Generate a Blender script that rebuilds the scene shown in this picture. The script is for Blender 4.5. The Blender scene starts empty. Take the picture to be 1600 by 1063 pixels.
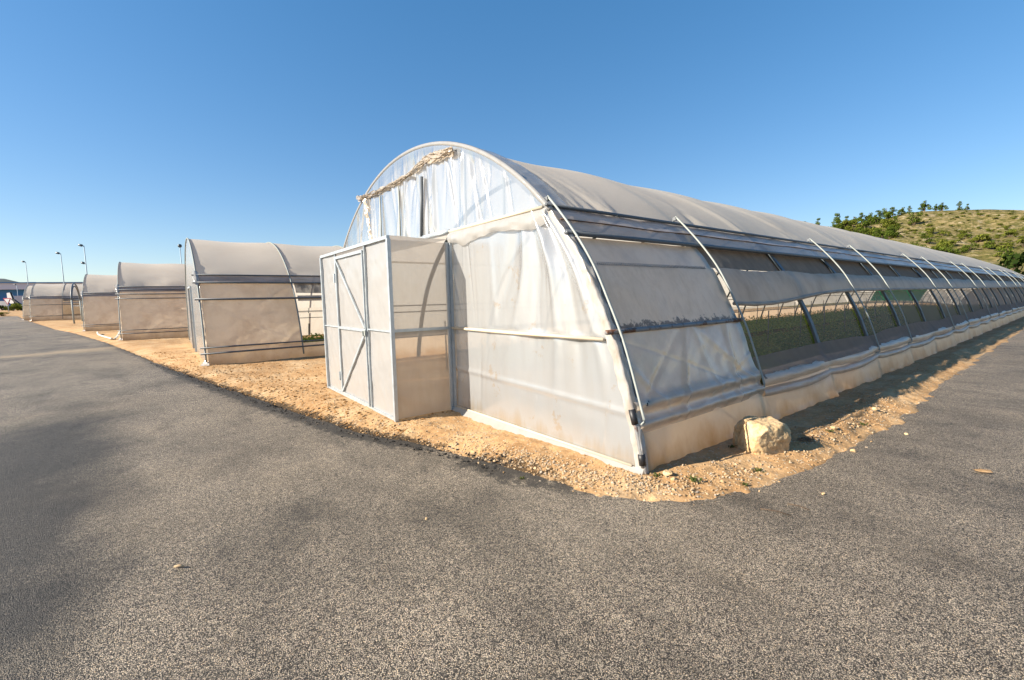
import bpy, math, random
import numpy as np
from mathutils import Matrix, Vector, noise as mnoise

S = bpy.context.scene
COL = S.collection
random.seed(7)
RNG = np.random.RandomState(11)

# ------------------------------------------------------------------ helpers
class MB:
    """collects shapes and links them as ONE mesh object"""
    def __init__(self):
        self.v = []; self.f = []; self.m = []; self.n = 0
    def add(self, verts, faces, mi=0):
        verts = np.asarray(verts, float).reshape(-1, 3)
        self.v.append(verts)
        for fc in faces:
            self.f.append([i + self.n for i in fc]); self.m.append(mi)
        self.n += len(verts)
    def grid(self, P, mi=0, wrap=False, flip=False):
        P = np.asarray(P, float); a, b = P.shape[:2]
        fs = []
        for i in range(a - (0 if wrap else 1)):
            i2 = (i + 1) % a
            for j in range(b - 1):
                q = [i*b+j, i2*b+j, i2*b+j+1, i*b+j+1]
                fs.append(q[::-1] if flip else q)
        self.add(P.reshape(-1, 3), fs, mi)
    def tube(self, pts, r, n=8, mi=0, caps=True):
        pts = np.asarray(pts, float); k = len(pts)
        rr = np.broadcast_to(np.asarray(r, float), (k,))
        t = np.gradient(pts, axis=0); t /= np.linalg.norm(t, axis=1)[:, None] + 1e-12
        up = np.array([0, 0, 1.0]) if abs(t[:, 2]).mean() < .9 else np.array([1.0, 0, 0])
        if abs(t @ np.array([0, 1.0, 0])).max() < .3: up = np.array([0, 1.0, 0])
        a = np.cross(t, up); a /= np.linalg.norm(a, axis=1)[:, None] + 1e-12
        b = np.cross(a, t)
        ang = np.arange(n) * 2 * math.pi / n
        P = pts[:, None, :] + rr[:, None, None] * (np.cos(ang)[None, :, None] * a[:, None, :] + np.sin(ang)[None, :, None] * b[:, None, :])
        fs = []
        for i in range(k - 1):
            for j in range(n):
                j2 = (j + 1) % n
                fs.append([i*n+j, i*n+j2, (i+1)*n+j2, (i+1)*n+j])
        if caps:
            fs.append(list(range(n))[::-1]); fs.append([(k-1)*n + j for j in range(n)])
        self.add(P.reshape(-1, 3), fs, mi)
    def bar(self, p0, p1, w, h, up=(0, 0, 1), mi=0):
        p0 = np.array(p0, float); p1 = np.array(p1, float); t = p1 - p0; t /= np.linalg.norm(t)
        up = np.array(up, float)
        if abs(t @ up) > .95: up = np.array([0, 1.0, 0])
        a = np.cross(t, up); a /= np.linalg.norm(a); b = np.cross(a, t)
        c = []
        for p in (p0, p1):
            for s, q in ((-1, -1), (1, -1), (1, 1), (-1, 1)):
                c.append(p + a * s * w / 2 + b * q * h / 2)
        self.add(c, [[3, 2, 1, 0], [4, 5, 6, 7], [0, 1, 5, 4], [1, 2, 6, 5], [2, 3, 7, 6], [3, 0, 4, 7]], mi)
    def box(self, lo, hi, mi=0):
        x0, y0, z0 = lo; x1, y1, z1 = hi
        self.add([(x0,y0,z0),(x1,y0,z0),(x1,y1,z0),(x0,y1,z0),(x0,y0,z1),(x1,y0,z1),(x1,y1,z1),(x0,y1,z1)],
                 [[3,2,1,0],[4,5,6,7],[0,1,5,4],[1,2,6,5],[2,3,7,6],[3,0,4,7]], mi)
    def mesh(self, name, mats, smooth=True):
        me = bpy.data.meshes.new(name)
        V = np.concatenate(self.v) if self.v else np.zeros((0, 3))
        me.from_pydata(V.tolist(), [], self.f)
        for m in (mats if isinstance(mats, (list, tuple)) else [mats]): me.materials.append(m)
        if any(self.m): me.polygons.foreach_set('material_index', self.m)
        me.polygons.foreach_set('use_smooth', [smooth] * len(self.f))
        me.update()
        return me
    def build(self, name, mats, parent=None, smooth=True, label=None):
        o = bpy.data.objects.new(name, self.mesh(name, mats, smooth)); COL.objects.link(o)
        if parent is not None: o.parent = parent
        if label: o['label'] = label
        return o

def thing(name, label, cat, loc=(0, 0, 0), rz=0, group=None):
    o = bpy.data.objects.new(name, None); COL.objects.link(o)
    o.location = loc; o.rotation_euler = (0, 0, rz); o.empty_display_size = .2
    return tag(o, label, cat, group)
def tag(o, label, cat, group=None, kind=None):
    o['label'] = label; o['category'] = cat
    if group: o['group'] = group
    if kind: o['kind'] = kind
    return o
def struct(o):
    o['kind'] = 'structure'; return o
def sstep(a, b, x):
    t = np.clip((np.asarray(x, float) - a) / (b - a), 0, 1); return t * t * (3 - 2 * t)

class VN:
    """cheap smooth value noise on arrays"""
    def __init__(self, seed): self.t = np.random.RandomState(seed).rand(256, 256)
    def __call__(self, x, y):
        x, y = np.broadcast_arrays(np.asarray(x, float), np.asarray(y, float))
        i = np.floor(x).astype(int); j = np.floor(y).astype(int); u = x - i; v = y - j
        u = u*u*(3-2*u); v = v*v*(3-2*v)
        g = lambda a, b: self.t[a % 256, b % 256]
        return (g(i,j)*(1-u)+g(i+1,j)*u)*(1-v) + (g(i,j+1)*(1-u)+g(i+1,j+1)*u)*v - .5
VA, VB, VC = VN(1), VN(2), VN(3)
def fbm(x, y, o=4):
    s = 0; a = 1
    for k in range(o):
        s = s + a * VA(x * 2**k + 17 * k, y * 2**k + 5 * k); a *= .5
    return s

# ------------------------------------------------------------------ materials
DIM = {'dusty_side_film': 1, 'mould_stained_film': 1, 'thin_side_film': 1, 'rolled_film': 1, 'grey_fabric_band': 1, 'eave_flap_film': 1, 'dusty_skirt_film': 1, 'cream_side_film': 1, 'inner_wall_film': .80,
       'milky_front_film': .65, 'porch_film': .68, 'crumpled_flap_film': .6, 'dirty_edge_film': .65, 'clear_porch_film': .68, 'window_net': .95, 'dark_net': .9, 'draped_net': .95, 'worn_asphalt': 1.2, 'woven_roof_cover': 1, 'limestone': .82, 'blue_cladding': 1, 'grey_cladding': 1, 'pale_grey_cladding': 1, 'clear_gable_film': .72, 'crop_leaves': 1, 'pine_needles': 1, 'shrub_leaves': 1}
class NT:
    def __init__(self, name):
        self.mat = bpy.data.materials.new(name); self.mat.use_nodes = True
        self.t = self.mat.node_tree; self.t.nodes.clear()
        self.out = self.t.nodes.new('ShaderNodeOutputMaterial')
        self.co = self.t.nodes.new('ShaderNodeTexCoord').outputs['Object']
    def n(self, ty, **kw):
        nd = self.t.nodes.new('ShaderNode' + ty)
        for k, v in kw.items():
            if hasattr(nd, k) and k not in ('inputs',): setattr(nd, k, v)
            else: self.s(nd.inputs[k.replace('_', ' ')], v)
        return nd
    def s(self, sock, v):
        if isinstance(v, bpy.types.NodeSocket): self.t.links.new(v, sock)
        elif isinstance(v, (tuple, list)) and len(v) == 3 and sock.type == 'RGBA': sock.default_value = (*v, 1)
        else: sock.default_value = v
    def map(self, scale=(1, 1, 1), loc=(0, 0, 0), rot=(0, 0, 0), co=None):
        m = self.t.nodes.new('ShaderNodeMapping'); self.s(m.inputs[0], co or self.co)
        m.inputs['Scale'].default_value = scale; m.inputs['Location'].default_value = loc; m.inputs['Rotation'].default_value = rot
        return m.outputs[0]
    def noise(self, scale, detail=4, rough=.55, co=None, dist=0, ty='FBM'):
        nd = self.t.nodes.new('ShaderNodeTexNoise'); nd.noise_type = ty
        self.s(nd.inputs['Vector'], co or self.co); nd.inputs['Scale'].default_value = scale
        nd.inputs['Detail'].default_value = detail; nd.inputs['Roughness'].default_value = rough; nd.inputs['Distortion'].default_value = dist
        return nd.outputs[0]
    def vor(self, scale, feature='F1', co=None, out='Distance', rnd=1):
        nd = self.t.nodes.new('ShaderNodeTexVoronoi'); nd.feature = feature
        self.s(nd.inputs['Vector'], co or self.co); nd.inputs['Scale'].default_value = scale; nd.inputs['Randomness'].default_value = rnd
        return nd.outputs[out]
    def ramp(self, fac, stops, interp='LINEAR'):
        nd = self.t.nodes.new('ShaderNodeValToRGB'); nd.color_ramp.interpolation = interp
        e = nd.color_ramp.elements
        while len(e) < len(stops): e.new(.5)
        for el, (p, c) in zip(e, stops):
            el.position = p; el.color = (c, c, c, 1) if not isinstance(c, (tuple, list)) else (*c, 1)
        self.s(nd.inputs[0], fac); return nd.outputs[0]
    def mix(self, f, a, b, mode='MIX'):
        nd = self.t.nodes.new('ShaderNodeMix'); nd.data_type = 'RGBA'; nd.blend_type = mode
        self.s(nd.inputs[0], f); self.s(nd.inputs[6], a); self.s(nd.inputs[7], b); return nd.outputs[2]
    def math(self, op, a, b=0.0, c=None):
        nd = self.t.nodes.new('ShaderNodeMath'); nd.operation = op
        self.s(nd.inputs[0], a); self.s(nd.inputs[1], b)
        if c is not None: self.s(nd.inputs[2], c)
        return nd.outputs[0]
    def sep(self, co=None):
        nd = self.t.nodes.new('ShaderNodeSeparateXYZ'); self.s(nd.inputs[0], co or self.co); return nd.outputs
    def bump(self, h, strength=.5, dist=.01, prev=None):
        nd = self.t.nodes.new('ShaderNodeBump'); self.s(nd.inputs['Height'], h)
        nd.inputs['Strength'].default_value = strength; nd.inputs['Distance'].default_value = dist
        if prev is not None: self.s(nd.inputs['Normal'], prev)
        return nd.outputs[0]
    def toned(self, col):
        f = DIM.get(self.mat.name, .75)
        return self.mix(1.0, col, (f, f, f), 'MULTIPLY')
    def principled(self, col, rough=.6, metal=0, normal=None, spec=.5):
        nd = self.t.nodes.new('ShaderNodeBsdfPrincipled')
        self.s(nd.inputs['Base Color'], self.toned(col) if not metal else col); self.s(nd.inputs['Roughness'], rough); self.s(nd.inputs['Metallic'], metal)
        nd.inputs['Specular IOR Level'].default_value = spec
        if normal is not None: self.s(nd.inputs['Normal'], normal)
        self.t.links.new(nd.outputs[0], self.out.inputs[0]); return self.mat
    def film(self, col, transp, transl, gloss, rough, normal=None, tcol=None):
        """sheet of plastic or cloth: diffuse + translucent, some see-through, a glossy skin"""
        col = self.toned(col)
        d = self.t.nodes.new('ShaderNodeBsdfDiffuse'); self.s(d.inputs[0], col)
        t = self.t.nodes.new('ShaderNodeBsdfTranslucent'); self.s(t.inputs[0], tcol if tcol is not None else col)
        if normal is not None: self.s(d.inputs['Normal'], normal); self.s(t.inputs['Normal'], normal)
        def mx(f, a, b):
            m = self.t.nodes.new('ShaderNodeMixShader'); self.s(m.inputs[0], f)
            self.t.links.new(a, m.inputs[1]); self.t.links.new(b, m.inputs[2]); return m.outputs[0]
        o = mx(transl, d.outputs[0], t.outputs[0])
        tr = self.t.nodes.new('ShaderNodeBsdfTransparent')
        o = mx(transp, o, tr.outputs[0])
        if gloss:
            g = self.t.nodes.new('ShaderNodeBsdfGlossy'); g.inputs['Roughness'].default_value = rough
            fr = self.t.nodes.new('ShaderNodeLayerWeight')
            if normal is not None: self.s(g.inputs['Normal'], normal); self.s(fr.inputs['Normal'], normal)
            f = self.math('MULTIPLY', self.math('MULTIPLY_ADD', self.math('POWER', fr.outputs['Facing'], 4.0), .6, .05), gloss)
            f = self.math('MINIMUM', f, .7)
            o = mx(f, o, g.outputs[0])
        self.t.links.new(o, self.out.inputs[0]); return self.mat

def m_metal(name, col=(.5, .53, .54), rough=.42, metal=.75, rust=.0):
    k = NT(name); nz = k.noise(14, 5, .6)
    c = k.mix(nz, tuple(x * .7 for x in col), tuple(min(1, x * 1.2) for x in col))
    if rust:
        r = k.ramp(k.noise(5, 6, .7), [(.62 - rust, 0.), (.7 - rust, 1.)])
        c = k.mix(r, c, (.11, .045, .02))
    return k.principled(c, k.math('MULTIPLY_ADD', nz, .3, rough - .15), metal, k.bump(nz, .15, .003))
def m_plain(name, col, rough=.7, var=.25, scale=6, bump=.2):
    k = NT(name); nz = k.noise(scale, 5, .6)
    c = k.mix(nz, tuple(x * (1 - var) for x in col), tuple(min(1, x * (1 + var)) for x in col))
    return k.principled(c, rough, 0, k.bump(nz, bump, .01))

M = {}
M['galv'] = m_metal('galvanised_steel', (.46, .50, .52), .45, .6)
M['galv_light'] = m_metal('pale_galvanised_steel', (.30, .32, .295), .65, .05)
M['hoop'] = m_metal('weathered_hoop_steel', (.20, .225, .215), .65, .1)
M['rib'] = m_metal('dull_rib_steel', (.085, .11, .13), .55, .3)
M['dark_pipe'] = m_metal('dark_pipe', (.10, .11, .12), .5, .2)
M['rust_pipe'] = m_metal('rusty_pipe', (.22, .22, .22), .6, .3, .12)
M['rust_line'] = m_plain('rusty_seam', (.16, .085, .045), .8, .5, 9)
M['smudge'] = m_plain('grimy_film', (.16, .14, .13), .6)
M['black'] = m_plain('black_rubber', (.015, .015, .017), .5)
M['batten'] = m_plain('cream_batten', (.70, .60, .44), .45, .08, 9)

def film_mat(name, col, transp, transl, gloss, rough, dirt=(.42, .30, .17), dirt_amt=.5, streak=(6, 6, 1.2), crinkle=.5, cr_scale=5, base_dirt=0.0, transp_var=.0, crease_shade=.0, patch=.0):
    k = NT(name)
    st = k.noise(1.0, 5, .65, k.map(streak))
    big = k.noise(1.3, 3, .5)
    d = k.math('MULTIPLY', k.ramp(st, [(.45, 0.), (.8, 1.)]), dirt_amt)
    if base_dirt:
        z = k.sep()[2]
        g = k.math('SUBTRACT', 1.0, k.math('DIVIDE', k.math('ADD', z, k.math('MULTIPLY', k.math('SUBTRACT', st, .5), .7)), base_dirt))
        g = k.math('MULTIPLY', k.math('MINIMUM', k.math('MAXIMUM', g, 0.0), 1.0), .75)
        d = k.math('MAXIMUM', d, g)
    c = k.mix(d, col, dirt)
    cr = k.noise(cr_scale, 4, .55, dist=.6, ty='RIDGED_MULTIFRACTAL')
    cz = k.ramp(cr, [(.55, 0.), (.95, 1.)])
    c = k.mix(k.math('MULTIPLY', cz, crease_shade), c, k.mix(.5, c, dirt))  # light and shade of the creases painted into the colour with the dirt tint
    if patch:
        pt = k.math('MULTIPLY', k.ramp(k.noise(2.6, 7, .72), [(.585, 0.), (.625, 1.)]), k.ramp(k.noise(17, 3, .6), [(.4, 0.), (.6, 1.)]))
        c = k.mix(k.math('MULTIPLY', pt, patch), c, (.66, .50, .33))
    fine = k.noise(26, 3, .6)
    h = k.math('ADD', k.math('MULTIPLY', cr, .6), k.math('ADD', k.math('MULTIPLY', fine, .12), k.math('MULTIPLY', big, 2.0)))
    nm = k.bump(h, min(1, crinkle), .02 * max(1, crinkle * 1.6))
    tp = transp
    if transp_var:
        tp = k.math('MULTIPLY_ADD', k.math('SUBTRACT', st, .5), transp_var, transp)
        tp = k.math('MULTIPLY', k.math('MAXIMUM', tp, 0.0), k.math('SUBTRACT', 1.0, d))
    return k.film(c, tp, transl, gloss, rough, nm)
M['gable'] = film_mat('clear_gable_film', (.70, .76, .82), .36, .42, 3.6, .14, dirt_amt=.03, streak=(2.4, 2.4, .6), crinkle=.20, transp_var=.5, cr_scale=2.2)
M['front'] = film_mat('milky_front_film', (.72, .75, .77), .15, .42, 4.6, .20, dirt=(.62, .48, .30), dirt_amt=.24, streak=(3.2, 3.2, .5), crinkle=.26, base_dirt=.20, cr_scale=1.6, patch=.6)
M['flap'] = film_mat('crumpled_flap_film', (.82, .80, .76), .22, .35, 1.2, .15, dirt_amt=.25, crinkle=.6)
M['tape'] = film_mat('crumpled_beige_film', (.82, .69, .52), .12, .40, 1.8, .2, dirt=(.36, .22, .11), dirt_amt=.7, crinkle=.8, streak=(7, 7, 7), cr_scale=9)
M['roof'] = film_mat('woven_roof_cover', (.76, .695, .60), 0, .50, .25, .4, dirt_amt=.16, streak=(1.2, .5, 1.2), crinkle=.12, cr_scale=1.6)
M['side'] = film_mat('dusty_side_film', (.80, .69, .55), .02, .48, 1.2, .28, dirt=(.34, .24, .14), dirt_amt=.50, streak=(2.5, 2.5, 2.5), crinkle=.75, cr_scale=2.6)
def m_mould():
    k = NT('mould_stained_film'); x, y, z = k.sep()
    n = k.noise(13, 6, .75); n2 = k.noise(1.0, 5, .7, k.map((14, 14, 1.1))); big = k.noise(2.2, 4, .6)
    low = k.math('MULTIPLY', k.math('SUBTRACT', 1.345, z), 6.5); left = k.math('MULTIPLY', k.math('SUBTRACT', .30, y), 1.9)
    zone = k.math('MAXIMUM', k.math('MINIMUM', low, .85), k.math('MULTIPLY', k.math('MINIMUM', left, .5), k.math('LESS_THAN', z, 1.72)))
    m = k.math('MULTIPLY', k.math('SUBTRACT', k.math('ADD', zone, k.math('MULTIPLY', k.math('SUBTRACT', n, .5), 2.2)), .62), 5.0)
    m = k.math('MULTIPLY', k.math('MINIMUM', k.math('MAXIMUM', m, 0.0), .8), k.math('GREATER_THAN', zone, .02))
    c = k.mix(k.math('MULTIPLY', k.ramp(n2, [(.45, 0.), (.75, 1.)]), .45), (.80, .68, .53), (.50, .39, .26))
    c = k.mix(k.ramp(big, [(.4, 0.), (.7, .5)]), c, (.66, .55, .41))
    c = k.mix(m, c, (.055, .04, .028))
    return k.film(c, 0.0, .45, .9, .3, k.bump(k.math('ADD', big, k.math('MULTIPLY', n2, .3)), .5, .03))
M['mould'] = m_mould()
M['side_low'] = film_mat('thin_side_film', (.82, .70, .56), .20, .48, 1.6, .24, dirt=(.36, .26, .16), dirt_amt=.4, streak=(2.5, 2.5, 2.5), crease_shade=.6, crinkle=.9, cr_scale=2.4)
M['lap'] = film_mat('dirty_edge_film', (.78, .74, .68), .05, .35, 1.2, .2, dirt=(.46, .31, .17), dirt_amt=.85, streak=(6, 6, 3), crinkle=.8, cr_scale=6)
M['skirt'] = film_mat('dusty_skirt_film', (.92, .72, .50), .02, .58, .8, .3, dirt=(.56, .30, .09), dirt_amt=.22, streak=(2, 2, 1), crease_shade=.5, crinkle=.55, base_dirt=.26)  # orange base: dirt stain plus a warm glow painted into the colour
M['porch'] = film_mat('porch_film', (.68, .67, .655), .07, .42, 1.1, .24, dirt_amt=.08, crinkle=.50, cr_scale=2.6)
M['porch_side'] = film_mat('clear_porch_film', (.78, .70, .61), .42, .55, 1.0, .2, dirt_amt=.15, crinkle=.22, transp_var=.3)
M['band'] = film_mat('grey_fabric_band', (.60, .52, .43), .0, .45, .3, .5, dirt=(.20, .14, .09), dirt_amt=.55, streak=(3, 3, .6), crinkle=.35)
M['roll'] = film_mat('rolled_film', (.74, .62, .49), .0, .45, .8, .3, dirt=(.22, .15, .10), dirt_amt=.5, streak=(5, 2, 5), crinkle=.5)
M['eave'] = film_mat('eave_flap_film', (.46, .395, .35), .05, .35, .9, .28, dirt=(.17, .11, .06), dirt_amt=.8, streak=(5, 1.2, 5), crinkle=.45)
M['side2'] = film_mat('cream_side_film', (.99, .85, .68), .01, .74, .7, .30, dirt=(.50, .30, .12), dirt_amt=.36, streak=(1.8, 1.8, 1.2), crinkle=1.4, crease_shade=.85, base_dirt=.55, cr_scale=2.2)
M['inner'] = film_mat('inner_wall_film', (.82, .77, .67), .02, .58, .2, .4, dirt_amt=.2, crinkle=.3)
def net_mat(name, col, transp, scale=None):
    k = NT(name)
    a = k.noise(1.2, 4, .6, k.map((6, 6, .8)))
    t = k.math('MULTIPLY_ADD', k.math('SUBTRACT', a, .5), .30, transp)
    cosv = k.math('MAXIMUM', k.math('SUBTRACT', 1.0, k.t.nodes.new('ShaderNodeLayerWeight').outputs['Facing']), .08)
    t = k.math('POWER', k.math('MAXIMUM', t, .001), k.math('DIVIDE', .42, cosv))
    return k.film(k.mix(a, tuple(x*.7 for x in col), tuple(x*1.3 for x in col)), t, .3, 0, .5)
M['net'] = net_mat('window_net', (.30, .265, .235), .66)
M['dark_net'] = net_mat('dark_net', (.27, .235, .20), .02)
M['drape'] = net_mat('draped_net', (.27, .225, .195), .34)
M['green_net'] = net_mat('green_net', (.06, .42, .26), .2)

def m_asphalt():
    k = NT('worn_asphalt')
    cell = k.vor(185, out='Color'); cs = k.t.nodes.new('ShaderNodeSeparateColor'); k.s(cs.inputs[0], cell)
    dist = k.vor(185)
    cell2 = k.vor(60, out='Color'); cs2 = k.t.nodes.new('ShaderNodeSeparateColor'); k.s(cs2.inputs[0], cell2)
    stone = k.ramp(cs.outputs[0], [(0, (.145, .120, .092)), (.35, (.345, .287, .218)), (.72, (.52, .43, .32)), (.92, (.64, .52, .37)), (1, (.68, .50, .30))])
    gap = k.ramp(dist, [(.28, 1.), (.62, .08)])
    c = k.mix(1.0, stone, gap, 'MULTIPLY')
    tone = k.ramp(cs2.outputs[1], [(0, .62), (1, 1.3)])
    c = k.mix(.8, c, tone, 'MULTIPLY')
    st = k.ramp(k.noise(.55, 5, .62, k.map((1, 1.6, 1))), [(.33, .55), (.47, .92), (.6, 1.12), (.72, 1.22)])
    c = k.mix(1.0, c, st, 'MULTIPLY')
    st2 = k.ramp(k.noise(1.3, 5, .65, k.map((1, 2.2, 1), (3, 1, 0), (0, 0, .6))), [(.30, .35), (.47, 1.)])
    c = k.mix(.6, c, st2, 'MULTIPLY')
    at = k.t.nodes.new('ShaderNodeAttribute'); at.attribute_name = 'tar_band'
    sm = k.math('SUBTRACT', k.math('ADD', at.outputs['Fac'], k.math('MULTIPLY', k.math('SUBTRACT', k.noise(7, 6, .8), .5), 2.0)), .26)
    sm = k.math('MINIMUM', k.math('MAXIMUM', k.math('MULTIPLY', sm, 3.0), 0.0), .9)
    dust = k.ramp(k.noise(.33, 6, .72, k.map((1, 1, 1), (7, 3, 0))), [(.52, 0.), (.80, .5)])
    c = k.mix(dust, c, k.mix(.6, c, (.30, .225, .14)))
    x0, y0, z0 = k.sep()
    e1 = k.math('ADD', k.math('POWER', k.math('DIVIDE', k.math('ADD', x0, 2.6), 5.0), 2.0), k.math('POWER', k.math('DIVIDE', k.math('ADD', y0, 4.25), 1.05), 2.0))  # dark stain patch that also paints lens vignetting into the asphalt colour
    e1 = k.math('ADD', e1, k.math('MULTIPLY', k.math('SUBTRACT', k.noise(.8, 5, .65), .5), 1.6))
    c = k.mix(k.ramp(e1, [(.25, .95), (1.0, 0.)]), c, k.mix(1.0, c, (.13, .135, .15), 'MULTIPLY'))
    # dusty wheel track out of the yard
    x, y, z = k.sep()
    # line through (-18.3,-7.1) and (-19.6,-4.5)
    d = k.math('ADD', k.math('MULTIPLY', k.math('ADD', x, 18.1), .885), k.math('MULTIPLY', k.math('ADD', y, 7.1), .465))
    d = k.math('ADD', d, k.math('MULTIPLY', k.math('SUBTRACT', k.noise(.8, 4), .5), 2.6))
    tr = k.ramp(k.math('ABSOLUTE', d), [(.0, .55), (1.0, 0.)])
    c = k.mix(tr, c, (.42, .31, .18))
    c = k.mix(sm, c, k.mix(gap, (.004, .0035, .003), (.035, .028, .02)))
    h = k.math('ADD', k.math('MULTIPLY', k.math('SUBTRACT', 1.0, dist), 1.0), k.math('MULTIPLY', cs.outputs[1], .7))
    nm = k.bump(h, 1.0, .008)
    nm = k.bump(k.noise(9, 4, .6), .35, .02, nm)
    return k.principled(c, .62, 0, nm, .35)
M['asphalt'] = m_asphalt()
def m_dirt():
    k = NT('sandy_earth')
    n1 = k.noise(1.2, 6, .65); n2 = k.noise(14, 5, .7)
    c = k.ramp(n1, [(.28, (.36, .19, .075)), (.5, (.53, .325, .155)), (.72, (.64, .46, .27))])
    c = k.mix(.55, c, k.ramp(n2, [(.3, .55), (.5, .95), (.7, 1.35)]), 'MULTIPLY')
    peb = k.vor(38, out='Color'); ps = k.t.nodes.new('ShaderNodeSeparateColor'); k.s(ps.inputs[0], peb)
    pd = k.vor(38)
    pm = k.math('MULTIPLY', k.ramp(ps.outputs[0], [(.72, 0.), (.76, 1.)]), k.ramp(pd, [(.3, 1.), (.45, 0.)]))
    c = k.mix(pm, c, (.62, .50, .35))
    # the far countryside is dry scrub
    at = k.t.nodes.new('ShaderNodeAttribute'); at.attribute_name = 'tar_band'
    sm = k.math('SUBTRACT', k.math('ADD', at.outputs['Fac'], k.math('MULTIPLY', k.math('SUBTRACT', k.noise(9, 6, .8), .5), 2.2)), .34)
    sm = k.math('MINIMUM', k.math('MAXIMUM', k.math('MULTIPLY', sm, 4.0), 0.0), .85)
    c = k.mix(sm, c, (.018, .013, .008))
    h = k.math('ADD', k.math('MULTIPLY', n2, 1.0), k.math('MULTIPLY', pm, .5))
    nm = k.bump(h, .9, .02); nm = k.bump(k.noise(70, 3, .6), .5, .006, nm)
    return k.principled(c, .95, 0, nm, .15)
M['dirt'] = m_dirt()
def m_rock():
    k = NT('limestone')
    n1 = k.noise(5, 7, .7); n2 = k.noise(28, 5, .65)
    c = k.ramp(n1, [(.3, (.40, .25, .115)), (.48, (.60, .42, .225)), (.68, (.70, .54, .33))])
    c = k.mix(.5, c, k.ramp(n2, [(.3, .5), (.55, 1.15)]), 'MULTIPLY')
    nm = k.bump(n1, .7, .03); nm = k.bump(n2, .6, .008, nm)
    return k.principled(c, .9, 0, nm, .2)
M['rock'] = m_rock()
def m_gravel():
    k = NT('gravel_stone')
    oi = k.t.nodes.new('ShaderNodeNewGeometry').outputs['Random Per Island']
    c = k.ramp(oi, [(0, (.34, .20, .09)), (.35, (.48, .32, .17)), (.75, (.58, .43, .27)), (1, (.42, .36, .29))])
    c = k.mix(.35, c, k.ramp(k.noise(60, 3), [(.3, .5), (.6, 1.1)]), 'MULTIPLY')
    return k.principled(c, .9, 0, None, .2)
M['gravel'] = m_gravel()
def m_clod():
    k = NT('earth_clod')
    oi = k.t.nodes.new('ShaderNodeNewGeometry').outputs['Random Per Island']
    return k.principled(k.ramp(oi, [(0, (.34, .17, .06)), (.6, (.47, .27, .11)), (1, (.56, .40, .23))]), .95, 0, None, .1)
M['clod'] = m_clod()
def m_tar():
    k = NT('crumbled_tar')
    oi = k.t.nodes.new('ShaderNodeNewGeometry').outputs['Random Per Island']
    c = k.ramp(oi, [(0, (.012, .011, .010)), (.7, (.04, .036, .03)), (1, (.14, .11, .08))])
    return k.principled(c, .8, 0, None, .3)
M['tar'] = m_tar()
def m_leaf(name, a, b, transl=.25):
    k = NT(name)
    oi = k.t.nodes.new('ShaderNodeNewGeometry').outputs['Random Per Island']
    ob = k.t.nodes.new('ShaderNodeObjectInfo').outputs['Random']
    c = k.mix(oi, a, b)
    c = k.mix(.6, c, k.ramp(ob, [(0, .65), (1, 1.25)]), 'MULTIPLY')
    return k.film(c, 0.0, transl, 0, .5)
M['pine'] = m_leaf('pine_needles', (.040, .070, .012), (.12, .155, .025))
M['shrub'] = m_leaf('shrub_leaves', (.06, .085, .012), (.19, .20, .035))
M['dark_tree'] = m_leaf('dark_leaves', (.016, .035, .010), (.055, .085, .018))
M['crop'] = m_leaf('crop_leaves', (.065, .115, .03), (.165, .235, .06), .4)
M['weed'] = m_leaf('weed_leaves', (.09, .12, .035), (.17, .19, .06), .35)
M['bark'] = m_plain('bark', (.12, .08, .05), .9)
def m_hill():
    k = NT('scrub_hillside')
    n1 = k.noise(.055, 6, .62); n2 = k.noise(.30, 6, .7, k.map((1, 1, 2.5)))
    c = k.ramp(n2, [(.30, (.07, .075, .020)), (.42, (.19, .155, .055)), (.54, (.33, .25, .12)), (.63, (.46, .38, .25)), (.76, (.58, .52, .42))])
    g = k.ramp(n1, [(.45, 0.), (.65, .6)])
    c = k.mix(g, c, (.15, .14, .035))
    sp = k.ramp(k.noise(.7, 5, .65), [(.475, 0.), (.56, .75)])
    c = k.mix(sp, c, (.085, .092, .020))
    nm = k.bump(n2, 1.0, 1.2)
    return k.principled(c, .95, 0, nm, .1)
M['hill'] = m_hill()
M['far_hill'] = m_plain('far_wooded_hill', (.035, .065, .07), .95, .4, .05)
M['grey_clad'] = m_plain('grey_cladding', (.56, .56, .64), .6, .06, .2)
M['blue_clad'] = m_plain('blue_cladding', (.03, .17, .40), .5, .08, .2)
M['pale_clad'] = m_plain('pale_grey_cladding', (.45, .45, .50), .6, .06, .2)
M['white_paint'] = m_plain('white_paint', (.78, .78, .78), .5, .05, 2)
M['sign_red'] = m_plain('sign_red', (.45, .02, .05), .4, .08)
M['lamp_grey'] = m_metal('lamp_steel', (.34, .42, .48), .6, .1)
M['lamp_head'] = m_plain('lamp_head', (.05, .08, .10), .4)
M['concrete'] = m_plain('kerb_concrete', (.55, .53, .50), .8, .1, 2)
M['hose'] = m_plain('white_plastic_pipe', (.58, .54, .46), .5, .1)

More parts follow.
